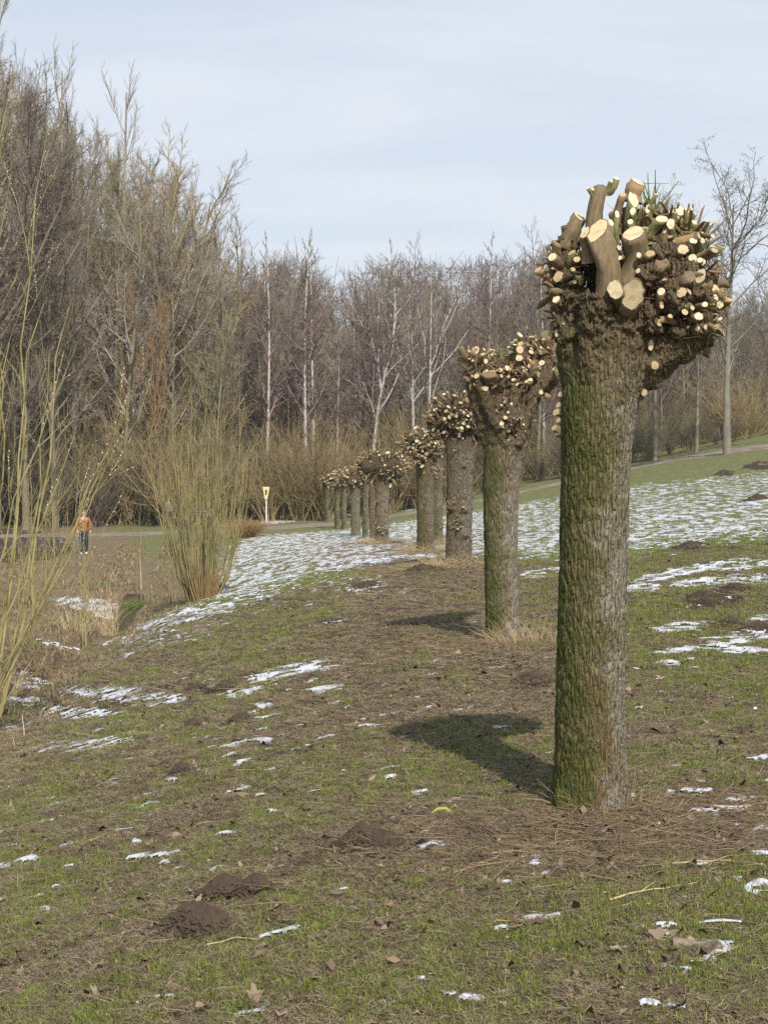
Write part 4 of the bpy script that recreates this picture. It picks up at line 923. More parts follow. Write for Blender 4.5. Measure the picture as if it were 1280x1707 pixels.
def proto(name, seed, tmat, cmat, Hh, r, levels, label='', **kw):
    rg = np.random.default_rng(seed); P, R = stem(rg, Hh, r, **kw); g = grow(rg, P, R, levels)
    PR[name] = (tree_meshes(name, g, tmat, cmat, white=name in ('birch_c', 'birch_b')), float(np.percentile(g[-1][0][..., 2], 99.85))); return g
sh_round = lambda q: .35 + 1.0 * np.sin(np.clip(q, 0, 1) * 3.0) ** .8 * (1 - .35 * q)
sh_cone = lambda q: 1.12 - q
birchL = [dict(k=24, a=.32, b=.985, ang=34, len=.26, r=.05, n=5, jit=.10, up=.06, shape=sh_cone), dict(k=10, a=.2, ang=38, len=.36, r=.017, n=4, jit=.14, up=.0), dict(k=10, a=.1, ang=35, len=.42, r=.0095, n=3, jit=.16, up=-.18, tip=.7)]
proto('birch_a', 1, mat_birch, mat_purple, 17, .135, birchL, bendy=.015)
proto('birch_b', 2, mat_birch, mat_purple, 17, .14, birchL, pts=[(0, 0, 0), (.2, 0, 4), (.6, 0, 7.5), (1.4, 0, 10.5), (1.6, .2, 13.5), (1.2, .2, 17)])
proto('birch_c', 3, mat_birch, mat_purple, 16, .125, [dict(k=5, a=.36, b=.62, ang=30, len=.48, r=.065, n=8, jit=.15, up=.12, shape=lambda q: 1)] + [dict(k=12, a=.2, ang=38, len=.36, r=.03, n=4, jit=.12, up=.04), dict(k=9, a=.2, ang=38, len=.40, r=.012, n=3, jit=.14, up=-.02), dict(k=5, a=.1, ang=35, len=.5, r=.0085, n=2, jit=.16, up=-.15, tip=.7)], bendy=.01)
woodL = lambda k1, k2, k3, ang, ln: [dict(k=k1, a=.22, b=.985, ang=ang, len=ln, r=.06, n=5, jit=.13, up=.10, shape=sh_round), dict(k=k2, a=.15, ang=42, len=.42, r=.02, n=4, jit=.16, up=.04), dict(k=k3, a=.1, ang=42, len=.42, r=.010, n=3, jit=.2, up=.03, tip=.7)]
proto('wood_a', 11, mat_greenbark, mat_wood, 16, .17, woodL(24, 13, 14, 45, .27), bendy=.03)
proto('wood_b', 12, mat_wood, mat_wood, 16, .15, woodL(26, 12, 13, 36, .30), bendy=.025)
proto('wood_c', 13, mat_greenbark, mat_wood2, 15, .16, woodL(22, 13, 14, 52, .26), bendy=.05)
poplL = [dict(k=26, a=.14, b=.97, ang=27, asd=6, len=.34, r=.048, n=7, jit=.08, up=.13, shape=lambda q: 1.15 - .85 * q), dict(k=12, a=.12, ang=26, len=.38, r=.018, n=4, jit=.08, up=.13), dict(k=11, a=.1, ang=30, len=.36, r=.0095, n=3, jit=.12, up=.12, tip=.6)]
proto('poplar_a', 21, mat_pale, mat_pale, 30, .30, poplL, bendy=.008)
PR['poplar_b'] = PR['poplar_a']
proto('bigwillow', 23, mat_greenbark, mat_hazel, 26, .26, [dict(k=22, a=.14, b=.98, ang=26, asd=7, len=.30, r=.052, n=6, jit=.09, up=.07, shape=lambda q: 1.15 - .6 * q), dict(k=12, a=.15, ang=30, len=.38, r=.026, n=4, jit=.1, up=.06), dict(k=10, a=.1, ang=32, len=.42, r=.012, n=3, jit=.13, up=.02, tip=.7)], bendy=.02, stems=3, spread=.13)
g = proto('alder', 25, mat_alder, mat_alder, 18, .235, [dict(k=26, a=.30, b=.985, ang=46, len=.33, r=.055, n=6, jit=.13, up=.09, shape=lambda q: .75 + .5 * np.sin(q * 3.1)), dict(k=10, a=.22, ang=42, len=.42, r=.022, n=4, jit=.2, up=.05), dict(k=9, a=.2, ang=42, len=.42, r=.013, n=3, jit=.22, up=.05, tip=.8)], bendy=.02)
ends = g[-1][0][:, -1]; ends = ends[rng.uniform(0, 1, len(ends)) < .8]; ends = np.repeat(ends, 2, 0) + rng.normal(0, .06, (len(ends) * 2, 3))
V = (ico[None] * rng.uniform(.018, .04, (len(ends), 1, 1)) + ends[:, None]).reshape(-1, 3)
alder_cones = mesh_np('cones', V, (icf[None] + (np.arange(len(ends)) * 6)[:, None, None]).reshape(-1, 3), mats=[mat_wood])
def bush(name, seed, mat, Hh, stems, spread, r, k1=9, k2=7, up=.1):
    rg = np.random.default_rng(seed); P, R = stem(rg, Hh, r, .04, 6, None, stems, spread)
    P[:, :, :2] += rg.normal(0, .12 * Hh * .4, (stems, 1, 2)); P[..., 2] *= rg.uniform(.6, 1.05, (stems, 1)); sp_ = rg.uniform(.2, 1.3, (stems, 1, 1)); P[:, :, :2] *= sp_
    g = grow(rg, P, R, [dict(k=k1, a=.15, ang=30, asd=12, len=.34, r=.014, n=3, jit=.14, up=up), dict(k=k2, a=.1, ang=34, asd=12, len=.42, r=.008, n=2, jit=.2, up=up * .5, tip=.7)])
    PR[name] = (tree_meshes(name, g, mat, mat, (4, 3, 3, 3, 3)), float(np.percentile(g[-1][0][..., 2], 99)))
bush('hazel', 31, mat_hazel, 6, 34, .42, .035)
bush('dark_bush', 32, mat_wood, 5, 32, .35, .03)
bush('thicket', 34, mat_wood2, 4, 46, .30, .022, 6, 5, .1)

def plant_tree(pname, tname, px, d, top_py, label, group=None, rz=None, sx=1., cat='tree', extra=None, mat=None, x=None, crown_only=False):
    (tm, cm), Hh = PR[pname]
    if x is None: x, y, z = at_depth(px, d)
    else: y = d; z = float(H(np.array([x]), np.array([float(d)]))[0])
    if top_py is None: s_ = 1.
    else: s_ = ((EYE - (top_py - HOR) * d / F) - z) / Hh
    t = thing(tname, label, cat, (x, y, z - .05), random.uniform(0, 6.28) if rz is None else rz, group); t.scale = (s_ * sx, s_ * sx, s_)
    a = obj('trunk', tm, t) if cat == 'tree' else obj('stems', tm, t); b = obj('crown', cm, t) if cat == 'tree' else obj('twigs', cm, t)
    if mat: 
        for o_ in ((b,) if crown_only else (a, b)): o_.material_slots[0].link = 'OBJECT'; o_.material_slots[0].material = mat
    if extra: obj('cones', extra, t)
    return t
# trees that stand out
plant_tree('birch_a', 'birch_tree', 445, 92, 385, 'tall straight birch with white trunk, just left of the notch behind the yellow sign', rz=0)
plant_tree('birch_a', 'birch_tree', 512, 93, 378, 'second birch from the sign, pale below, close to a greyish twin', rz=2.2)
plant_tree('birch_a', 'birch_tree', 522, 94, 395, 'slim greyish twin standing close right of the second birch', rz=4.)
plant_tree('birch_b', 'birch_tree', 617, 92, 396, 'leaning birch with the brightest white trunk above the middle pollards', rz=0)
plant_tree('birch_c', 'birch_tree', 688, 93, 398, 'birch with several white limbs fanning from a low fork', rz=1.)
plant_tree('birch_c', 'birch_tree', 716, 92, 420, 'birch with a white V-shaped fork, right of the many-limbed one', rz=2.9)
plant_tree('birch_a', 'birch_tree', 815, 94, 385, 'birch above the forked second pollard, dark crown over a faint trunk', rz=1.1)
plant_tree('birch_c', 'birch_tree', 905, 98, 372, 'birch with lilac crown close left of the nearest pollard head', rz=.6)
plant_tree('alder', 'alder_tree', 1211, 80, 238, 'tall alder with cone clusters standing at the wood edge on the right', rz=.9, extra=alder_cones, sx=1.3)
plant_tree('alder', 'alder_tree', 1092, 86, 292, 'alder behind the nearest pollard head, its crown showing above the stubs', rz=3.4, extra=alder_cones, sx=.8)
plant_tree('alder', 'alder_tree', 1160, 88, 330, 'slender alder trunk just left of the tall alder', rz=5., sx=.8)
plant_tree('alder', 'alder_tree', 1290, 84, 380, 'alder cut off by the right picture edge', rz=2., sx=.9)
plant_tree('poplar_a', 'poplar_tree', 208, 104, 108, 'tallest pale poplar with upright pointed crown against the sky', rz=0, sx=1.1)
plant_tree('poplar_b', 'poplar_tree', 108, 100, 70, 'broad pale poplar with several spires, second from the left edge', rz=1, sx=1.05)
plant_tree('bigwillow', 'willow_tree', 285, 96, 228, 'big round-crowned willow sloping down towards the notch in the wood', rz=.4, sx=1.45)
plant_tree('bigwillow', 'willow_tree', 330, 94, 330, 'lower spreading willow at the right flank of the big round one', rz=2.4, sx=1.4)
plant_tree('wood_b', 'bare_tree', 44, 80, 118, 'dark purplish tree just right of the one filling the left picture edge', rz=1., sx=.9)
plant_tree('wood_a', 'bare_tree', -62, 76, 60, 'dark tall tree mostly beyond the left picture edge', rz=2.)
plant_tree('wood_b', 'bare_tree', 92, 82, 205, 'lower dark tree between the left edge trees and the orange-twigged willow', rz=3., sx=.9)
plant_tree('wood_a', 'oak_tree', -5, 78, 95, 'dark dense tree filling the left picture edge', rz=.4, sx=1.05)
plant_tree('poplar_a', 'poplar_tree', 5, 92, -60, 'pale tree rising out of the top left corner', rz=2, sx=1.4)
plant_tree('wood_b', 'golden_willow', 222, 87, 448, 'orange-twigged willow glowing in the wood left of centre', rz=0, sx=.5, mat=mat_orange, crown_only=True)
plant_tree('wood_b', 'golden_willow', 262, 88, 474, 'smaller orange-twigged willow touching the glowing one on its right', rz=2, sx=.42, mat=mat_orange, crown_only=True)
for px, tp_, lb in [(452, 705, 'behind the yellow sign'), (498, 680, 'between the two left birches'), (545, 700, 'just left of the farthest pollards'), (655, 672, 'right of the brightest leaning birch'), (705, 655, 'below the V-forked birch'), (752, 668, 'left of the third pollard head')]:
    plant_tree('hazel', 'hazel_bush', px, 90, tp_, 'tan hazel bush ' + lb, 'tan hazel bushes at the wood edge', cat='shrub', sx=1.1)
# the wood: individual trees in rows
def skyl(px): return np.interp(px, [-300, 0, 60, 150, 220, 300, 380, 400, 440, 500, 550, 575, 600, 660, 760, 850, 930, 1000, 1080, 1280, 1600], [40, 80, 150, 180, 230, 270, 400, 420, 405, 395, 440, 480, 420, 400, 412, 400, 385, 385, 330, 400, 360])
kinds = ['wood_a', 'wood_b', 'wood_c', 'wood_b', 'wood_a', 'wood_c', 'birch_a']
zones = [(-9999, 400, ' bare tree in the tall dense wood on the left', ' bare trees of the left wood'), (400, 880, ' bare tree crowded behind the white birches', ' bare trees behind the birches'), (880, 9999, ' bare tree in the wood above the right slope', ' bare trees of the right wood')]
for row, (d, step, drop) in enumerate([(93, 66, 60), (101, 52, 25), (110, 44, 10), (120, 40, 0), (132, 36, 0)]):
    px = -420
    while px < 1700:
        px += step * rng.uniform(.6, 1.4) * (1.0 if 300 < px < 1000 else 1.15)
        dd_ = d + rng.uniform(-3, 3) - (6 if px < 380 else 0) + (5 if 380 < px < 960 and row == 0 else 0)
        if px < 380 and row in (1, 3) and rng.uniform() < .6: continue
        if px > 950 and row in (0,): continue
        kd = kinds[rng.integers(7)]
        if kd == 'birch_a' and not 400 < px < 860: kd = 'wood_b'
        top = skyl(px) + drop + rng.uniform(-6, 45) + (85 if px > 960 else 0) + (rng.uniform(8, 40) if 380 < px < 960 else 0)
        if px < 390 and rng.uniform() < .34: kd = ['poplar_a', 'bigwillow', 'bigwillow'][rng.integers(3)]
        zl = [z_ for z_ in zones if z_[0] <= px < z_[1]][0]
        big_ = 1.25 if px < 380 else 1.
        if kd == 'birch_a': m_ = None
        kw_ = {'wood_a': 'grey-barked spreading', 'wood_b': 'slim dark-twigged', 'wood_c': 'olive-twigged', 'birch_a': 'thin pale-stemmed', 'poplar_a': 'pale upright-twigged', 'bigwillow': 'tan round-crowned'}[kd] + (' front-row' if row < 2 else ' deep-set')
        plant_tree(kd, 'bare_tree', px, dd_, top, kw_ + zl[2], kw_ + zl[3], sx=rng.uniform(.85, 1.1) * (.8 if px < 380 else 1), mat=([mat_greytan, mat_greytan, mat_wood2, mat_hazel, mat_pale][rng.integers(5)] if px < 380 else ([mat_greytan, mat_purple, None, None][rng.integers(4)] if kd != 'birch_a' else None)), crown_only=True)
# understorey
for row, (d, step) in enumerate([(93, 38), (98, 30), (104, 34)]):
    px = -330
    while px < 1600:
        px += step * rng.uniform(.6, 1.4); dd_ = d + rng.uniform(-2, 2) + (0 if px > 380 else -9)
        kd = ['hazel', 'dark_bush', 'thicket', 'thicket', 'dark_bush'][rng.integers(5)]
        if 430 < px < 560 and row == 0: kd = 'hazel'
        top = {'hazel': 715, 'dark_bush': 760, 'thicket': 770}[kd] + rng.uniform(-35, 30) - (60 if row == 2 else 0) - (40 if px < 380 else 0)
        if px > 900: top -= 45 + (px - 900) * .12
        lab = {'hazel': ('yellow-brown hazel bush', 'hazel bushes at the wood edge'), 'dark_bush': ('dark twiggy bush', 'dark bushes at the wood edge'), 'thicket': ('dense upright thicket of thin olive stems', 'thickets at the wood edge')}[kd]
        side = 'left of the birches' if px < 430 else ('under the white birches' if px < 880 else 'above the snowy right slope')
        plant_tree(kd, {'hazel': 'hazel_bush', 'dark_bush': 'bush', 'thicket': 'thicket'}[kd], px, dd_, top, lab[0] + ' ' + side, lab[1] + ' ' + side, cat='shrub', sx=1.3)
# the far mass of the wood behind, nobody could count it
n = 11000; yy = rng.uniform(122, 175, n); xx = rng.uniform(-.42, .40, n) * yy
px_ = CX + F * xx / yy; tp = skyl(px_) + rng.uniform(20, 330, n) + 110 * (px_ < 390) + 110 * (px_ > 960); zb = macro(xx, yy); zt_ = EYE - (tp - HOR) * yy / F
a = rng.normal(0, .06, (n, 2)); Lh = (zt_ - zb)
P = np.stack([np.stack([xx, yy, zb - .3], -1), np.stack([xx + a[:, 0] * Lh * .5 + rng.normal(0, .2, n), yy, zb + Lh * .55], -1), np.stack([xx + a[:, 0] * Lh, yy + a[:, 1] * Lh, zt_], -1)], 1)
w1 = tubes(P, np.stack([rng.uniform(.03, .10, n), rng.uniform(.03, .05, n), np.full(n, .012)], -1), 3)
n = 42000; yy = rng.uniform(118, 160, n); xx = rng.uniform(-.42, .40, n) * yy; px_ = CX + F * xx / yy; top = EYE - (skyl(px_) + 38 + 120 * (px_ > 960) + 150 * (px_ < 390) - HOR) * yy / F; zb = macro(xx, yy)
zc = zb + (top - zb) * rng.uniform(.0, 1, n) ** .9; D = rng.normal(0, 1, (n, 3)); D[:, 2] = np.abs(D[:, 2]) * 1.2; D = norm(D) * rng.uniform(.7, 2.2, n)[:, None]
P0 = np.stack([xx, yy, zc], -1); P = np.stack([P0, P0 + D], 1)
w2 = tubes(P, np.stack([np.full(n, .028), np.full(n, .014)], -1), 3)
V, Q = merge([w1, w2])
obj('far_wood', mesh_np('far_wood', V, Q, mats=[mat_wood]), kind='stuff', label='far depth of the bare wood reading as one brown mass', category='wood')

# ------------------------------------------------------------------ willow shrubs near the ditch
def shoots(rg, n, Hh, spread, r, base_r, lean=(0, 0), seg=7, curve=.4):
    a = rg.uniform(0, 6.283, n); q_ = np.sqrt(rg.uniform(0, 1, n)); t = np.linspace(0, 1, seg)
    hh = Hh * rg.uniform(.5, 1.0, n) * (1 - .25 * q_)
    P = np.zeros((n, seg, 3)); sx, sy = np.cos(a) * q_, np.sin(a) * q_
    out = (t ** .8)[None] * spread * hh[:, None] * (1 - curve * t[None])
    P[:, :, 0] = sx[:, None] * (base_r + out) + lean[0] * hh[:, None] * t + (rg.normal(0, .012, (n, seg)) * hh[:, None]) * t
    P[:, :, 1] = sy[:, None] * (base_r + out) + lean[1] * hh[:, None] * t + (rg.normal(0, .012, (n, seg)) * hh[:, None]) * t
    P[:, :, 2] = hh[:, None] * t - .05
    R = (r * rg.uniform(.5, 1.1, n))[:, None] * np.linspace(1, .25, seg)[None]
    return P, R
rg = np.random.default_rng(5)
x, y, z = ground_at(338, 998)
tw = thing('willow_shrub', 'upright fan of yellow-green willow shoots on the ditch bank', 'shrub', (x, y, z))
P, R = shoots(rg, 88, 5.2, .42, .0155, .30)
g = grow(rg, P, R, [dict(k=5, a=.3, ang=16, asd=6, len=.26, r=.0075, n=3, jit=.06, up=.1), dict(k=2, a=.2, ang=22, len=.4, r=.005, n=2, jit=.08, up=.08, tip=.6)])
obj('shoots', mesh_np('shoots', *tubes(P, R, 5), mats=[mat_willow_yellow]), tw); obj('twigs', mesh_np('twigs', *merge([tubes(a_, b_, 3) for a_, b_, _ in g[1:]]), mats=[mat_willow_yellow]), tw)
P, R = shoots(rg, 260, .95, .30, .010, .32, seg=4)
obj('old_shoots', mesh_np('old_shoots', *tubes(P, R, 4), mats=[mat_willow_base]), tw, label='short rusty brown shoots at the foot of the shrub')
# pussy willow at the left edge, leaning to the right
def catkin_shrub(px, py, n, Hh, lean, label, seed, spread=.42, r=.017, cats=True, dep=None):
    rg = np.random.default_rng(seed)
    if dep is None: x, y, z = ground_at(px, py)
    else: x, y, z = at_depth(px, dep)
    t = thing('pussy_willow', label, 'shrub', (x, y, z))
    P, R = shoots(rg, n, Hh, spread, r, .22, lean, 9, .15)
    g = grow(rg, P, R, [dict(k=6, a=.18, b=.95, ang=26, asd=8, len=.34, r=.0062, n=6, jit=.07, up=.09, shape=lambda q: 1.1 - .7 * q), dict(k=3, a=.2, ang=30, asd=10, len=.38, r=.0035, n=4, jit=.09, up=.07, tip=.6)])
    obj('stems', mesh_np('stems', *tubes(P, R, 6), mats=[mat_willow]), t); obj('twigs', mesh_np('twigs', *merge([tubes(a_, b_, 4) for a_, b_, _ in g[1:]]), mats=[mat_willow]), t)
    if cats:
        pts = []; dirs = []
        for G in (g[1][0], g[2][0], P):
            if len(G) == 0: continue
            hi = np.flatnonzero(G[:, -1, 2] > Hh * .55); hi = hi[rg.uniform(0, 1, len(hi)) < (.28 if G is not P else .9)]
            for b_ in hi:
                c0, c1 = G[b_, -3], G[b_, -1]; L_ = np.linalg.norm(c1 - c0); m_ = int(min(9, L_ / .055))
                for q_ in range(m_):
                    f_ = (q_ + rg.uniform(0, .5)) / max(1, m_); pts.append(c0 + (c1 - c0) * f_ + rg.normal(0, .004, 3)); dirs.append((c1 - c0) / (L_ + 1e-9))
        if pts:
            pts = np.array(pts); dirs = norm(np.array(dirs) + rg.normal(0, .35, (len(dirs), 3)))
            Pq = np.stack([pts, pts + dirs * .006, pts + dirs * .014, pts + dirs * .022], 1); Rq = np.tile(np.array([[.001, .0050, .0050, .001]]), (len(pts), 1))
            obj('catkins', mesh_np('catkins', *tubes(Pq, Rq, 5), mats=[mat_cat]), t, kind='stuff', label='silvery white catkins')
    return t
catkin_shrub(-30, 1200, 15, 10.2, (.035, .04), 'tall pussy willow with silvery catkins at the left edge', 3, .15, .026)
catkin_shrub(-75, 1240, 12, 5.2, (.36, .05), 'pussy willow stems slanting in from the left edge below the taller one', 4, .26, .018)
catkin_shrub(152, 1085, 3, 4.0, (0, .02), 'single slender upright willow stem between the two shrubs', 6, .05, .014)
catkin_shrub(60, 1010, 9, 4.2, (.02, 0), 'open pussy willow behind the left bank reeds', 8, .38, .015)
# thin saplings left of the willow shrub
for i, (px, py, hh, lb) in enumerate([(230, 990, 2.6, 'thin bare sapling rising from the ditch beside the moss clump'), (283, 1000, 2.2, 'thin dark sapling close left of the yellow willow shrub'), (236, 985, 1.5, 'short pale sapling stump leaning by the ditch')]):
    x, y, z = ground_at(px, py); rg = np.random.default_rng(40 + i); P, R = stem(rg, hh, .022, .04, 6)
    g = grow(rg, P, R, [dict(k=9, a=.3, ang=36, len=.34, r=.007, n=4, jit=.12, up=.1), dict(k=4, a=.2, ang=34, len=.4, r=.004, n=3, jit=.12, up=.06)])
    tm, cm = tree_meshes('sapling', g, mat_straw if i == 2 else mat_wood2, mat_wood2, (6, 4, 3, 3, 3)); t = thing('sapling', lb, 'sapling', (x, y, z)); obj('trunk', tm, t); obj('crown', cm, t)

def tuft(name, px, py, n, hh, spread, mat, label, cat, r=.006, br=.15, seed=0, lean=(0, 0), droop=0., dep=None):
    rg = np.random.default_rng(seed); x, y, z = ground_at(px, py) if dep is None else at_depth(px, dep)
    P, R = shoots(rg, n, hh, spread, r, br, lean, 5, -.2); t = np.linspace(0, 1, 5)
    P[:, :, 2] -= droop * hh * (t ** 3)[None] * rg.uniform(.2, 1, (n, 1)); P[:, :, 0] += (rg.normal(0, .25, (n, 1)) * hh * t ** 2) * (droop > 0)
    me = mesh_np(name, *tubes(P, R, 3), mats=[mat]); return thing(name, label, cat, (x, y, z), me=me)
tuft('grass_tussock', 408, 896, 900, 1.5, .6, mat_willow_base, 'round rusty tussock of dead grass beside the path', 'tussock', .014, .35, 1, droop=.5)
tuft('reed_clump', 128, 1055, 60, 1.1, .35, mat_reed, 'clump of pale broken reeds on the ditch bank, left one', 'reeds', .006, .3, 2, droop=.25)
tuft('reed_clump', 182, 1060, 55, 1.6, .12, mat_reed, 'taller clump of pale reeds with drooping tips by the ditch', 'reeds', .006, .2, 3, droop=.15)
tuft('reed_clump', 12, 1160, 40, .55, .4, mat_reed, 'short pale broken reed stalks at the left edge beside snow', 'reeds', .006, .15, 4)
tuft('reed_clump', 300, 1000, 90, .8, .5, mat_straw, 'straw-coloured grass clump left of the willow shrub foot', 'reeds', .006, .5, 5, droop=.4)
mat_moss = twig_mat('moss_green', (.10, .16, .03), (.16, .22, .05), 5)
tuft('grass_tussock', 232, 1012, 420, .40, .5, mat_moss, 'bright green mossy grass tussock hanging over the ditch water', 'tussock', .008, .3, 6, droop=.5)
tuft('grass_tussock', 1010, 1345, 110, .30, .55, mat_straw, 'dry grass wisps against the foot of the nearest trunk', 'tussock', .0022, .22, 7, droop=.3)
tuft('grass_tussock', 878, 1075, 160, .5, .6, mat_straw, 'long bent straw at the foot of the second pollard', 'tussock', .003, .35, 8, droop=.35)
tuft('grass_tussock', 740, 945, 130, .4, .6, mat_reed, 'pale straw tuft in front of the gnarled third pollard', 'tussock', .006, .3, 9, droop=.3)
# rough dead vegetation along the ditch and beyond it
n = 24000; yy = np.exp(rng.uniform(math.log(13), math.log(64), n)); xd_ = XD(np.clip(yy, 0, 140)); xx = xd_ + rng.uniform(-1, .08, n) ** 1 * (1.0 + .17 * yy) + rng.normal(0, .5, n)
px_ = CX + F * xx / yy; k = (px_ > -120) & (px_ < 430) & ((np.abs(xx - xd_) > .3) | (yy < 26)); xx, yy = xx[k], yy[k]; n = len(xx)
t = rng.uniform(0, 1, (n, 1)); cd = (1 - t) * np.array([[.15, .09, .045]]) + t * np.array([[.36, .28, .16]])
gmask = (fbm2(xx / 1.5, yy / 2, 71, 3) > .12)[:, None]; cd = np.where(gmask, cd * .4 + np.array([[.07, .10, .025]]), cd)
blades(xx, yy, rng.uniform(.04, .15, n) * (.6 + .7 * (np.abs(xx - XD(yy)) < 1.4)), rng.uniform(.003, .008, n) * np.clip(yy / 18, .8, 3), rng.uniform(.3, 1.6, n), cd, 'dead_grass', 'matted brown dead grass on the ditch bank', 'dead grass', mat_blade)

# ------------------------------------------------------------------ small things on the ground
def branch_on_ground(pts_px, r, label, mat, name='fallen_branch', lift=.012, side=3, seed=0):
    P = []
    for px, py in pts_px:
        x, y, z = ground_at(px, py); P.append((x, y, z + lift))
    P = resample(np.array(P), 9); P[:, 2] = np.maximum(P[:, 2], H(P[:, 0], P[:, 1]) + .004); o0 = P[0].copy()
    rg = np.random.default_rng(seed); P[1:-1] += rg.normal(0, r * 1.2, (7, 3)); P -= o0
    Pt = P[None]; R = (r * np.linspace(1, .35, 9))[None]; t = thing(name, label, 'branch', tuple(o0))
    obj('stem', mesh_np('stem', *tubes(Pt, R, 6), mats=[mat]), t)
    if side:
        g = grow(rg, Pt, R, [dict(k=side, a=.3, ang=32, len=.3, r=r * .45, n=3, jit=.1, up=.0)])
        Q = g[1][0]; Q[..., 2] = np.abs(Q[..., 2] - Q[:, :1, 2]) * .4 + Q[:, :1, 2]
        obj('side_twigs', mesh_np('side_twigs', *tubes(Q, g[1][1], 4), mats=[mat]), t)
BR = [([(795, 1445), (900, 1415), (1010, 1400), (1120, 1415)], .005, 'long reddish branch in the litter before the nearest trunk'), ([(1015, 1510), (1080, 1495), (1160, 1478)], .005, 'orange-brown twig on grass below the nearest trunk, toward the right'), ([(810, 1550), (850, 1545), (900, 1538)], .0045, 'short orange twig lying in grass lower middle'),
      ([(1050, 1395), (1110, 1375), (1180, 1345)], .005, 'dark twig right of the nearest trunk foot'), ([(1180, 1350), (1240, 1358), (1290, 1366)], .006, 'brown branch by snow at the right edge'), ([(150, 1405), (180, 1398), (195, 1392)], .007, 'short ochre stick in the left grass'), ([(545, 1440), (580, 1452), (606, 1460)], .005, 'thin twig in front of the molehill near the centre'),
      ([(345, 1580), (390, 1568), (440, 1565)], .004, 'thin stem lying below the lower left molehills'), ([(640, 1350), (700, 1385), (760, 1440)], .004, 'slender branch crossing the litter left of the nearest trunk'), ([(690, 1480), (760, 1460), (860, 1440)], .004, 'pale branch pointing at the trunk litter from the left'),
      ([(1010, 1280), (1045, 1240), (1060, 1215)], .004, 'wisp of straw beside the trunk'), ([(0, 1222), (40, 1212), (75, 1205)], .010, 'pale stick at the left edge by the snow'), ([(820, 1430), (950, 1425), (1060, 1455)], .0045, 'thin brown branch nearest in front of the trunk litter'), ([(1120, 1448), (1200, 1440), (1280, 1452)], .004, 'faint twig among snow specks at the right edge'),
      ([(560, 1070), (640, 1085), (720, 1078)], .008, 'straw-coloured branch left of the second pollard'), ([(600, 1110), (700, 1095), (800, 1075)], .007, 'branch pointing to the foot of the second pollard')]
for i, (p_, r, lb) in enumerate(BR):
    if 'wisp' in lb: continue
    branch_on_ground(p_, r, lb, [mat_stub_red, mat_straw, mat_willow_base][i % 3], seed=i)
# upright thin twig
x, y, z = ground_at(420, 1418); P = np.array([[(0, 0, -.02), (.005, 0, .1), (-.004, .01, .22)]]); thing('dead_stalk', 'single thin dark stalk standing upright in the grass', 'stalk', (x, y, z), me=mesh_np('dead_stalk', *tubes(P, np.array([[.0022, .0018, .001]]), 5), mats=[mat_wood]))
x, y, z = ground_at(42, 1232); P = np.array([[(0, 0, -.02), (-.01, 0, .12), (-.03, .01, .26)]]); thing('dead_stalk', 'short pale stalk sticking up at the left edge below the snow', 'stalk', (x, y, z), me=mesh_np('dead_stalk', *tubes(P, np.array([[.006, .006, .004]]), 5), mats=[mat_reed]))
# cut log piece
x, y, z = ground_at(1160, 1592); t = thing('cut_log', 'short cut piece of pale-barked branch lying on the grass lower right', 'log', (x, y, z + .018), math.radians(-14))
V, Q, Fv, Ff, c = stub_geo(.15, .021, .018, .5, 2., 18, 5, 1.1); Rm = np.array([[0, 0, 1], [0, 1, 0], [-1, 0, 0]], float)
V = V @ Rm.T - np.array([.075, 0, 0]); Fv = Fv @ Rm.T - np.array([.075, 0, 0])
ml = M('log_bark'); nn_ = ml.noise(ml.pos((.6, 1, 1)), 40, 5, .7); ml.col(ml.mix(ml.rng(nn_, .4, .62), (.24, .20, .155), (.09, .07, .05))); ml.bump(nn_, .004)
obj('bark', mesh_np('bark', V, Q, mats=[ml.m]), t); obj('cut_face', mesh_np('cut_face', Fv, Ff, mats=[mat_cut]), t)
c0 = V[:18].mean(0); ff = np.concatenate([V[:18], [c0 - np.array([.002, 0, 0])]]); obj('cut_face', mesh_np('cut_face', ff, np.stack([np.arange(18), np.full(18, 18), (np.arange(18) + 1) % 18], -1), mats=[mat_cut]), t)
# yellow-green bark strip
x, y, z = ground_at(736, 1360); P = np.array([[(-.05, 0, .0), (-.02, .005, .018), (.02, 0, .022), (.05, -.006, .004)]]); thing('bark_strip', 'yellow-green curled strip of peeled bark left of the trunk foot', 'bark strip', (x, y, z + .01), me=mesh_np('bark_strip', *tubes(P, np.array([[.003, .009, .009, .004]]), 7), mats=[M('peeled').col((.34, .33, .08)).m]))
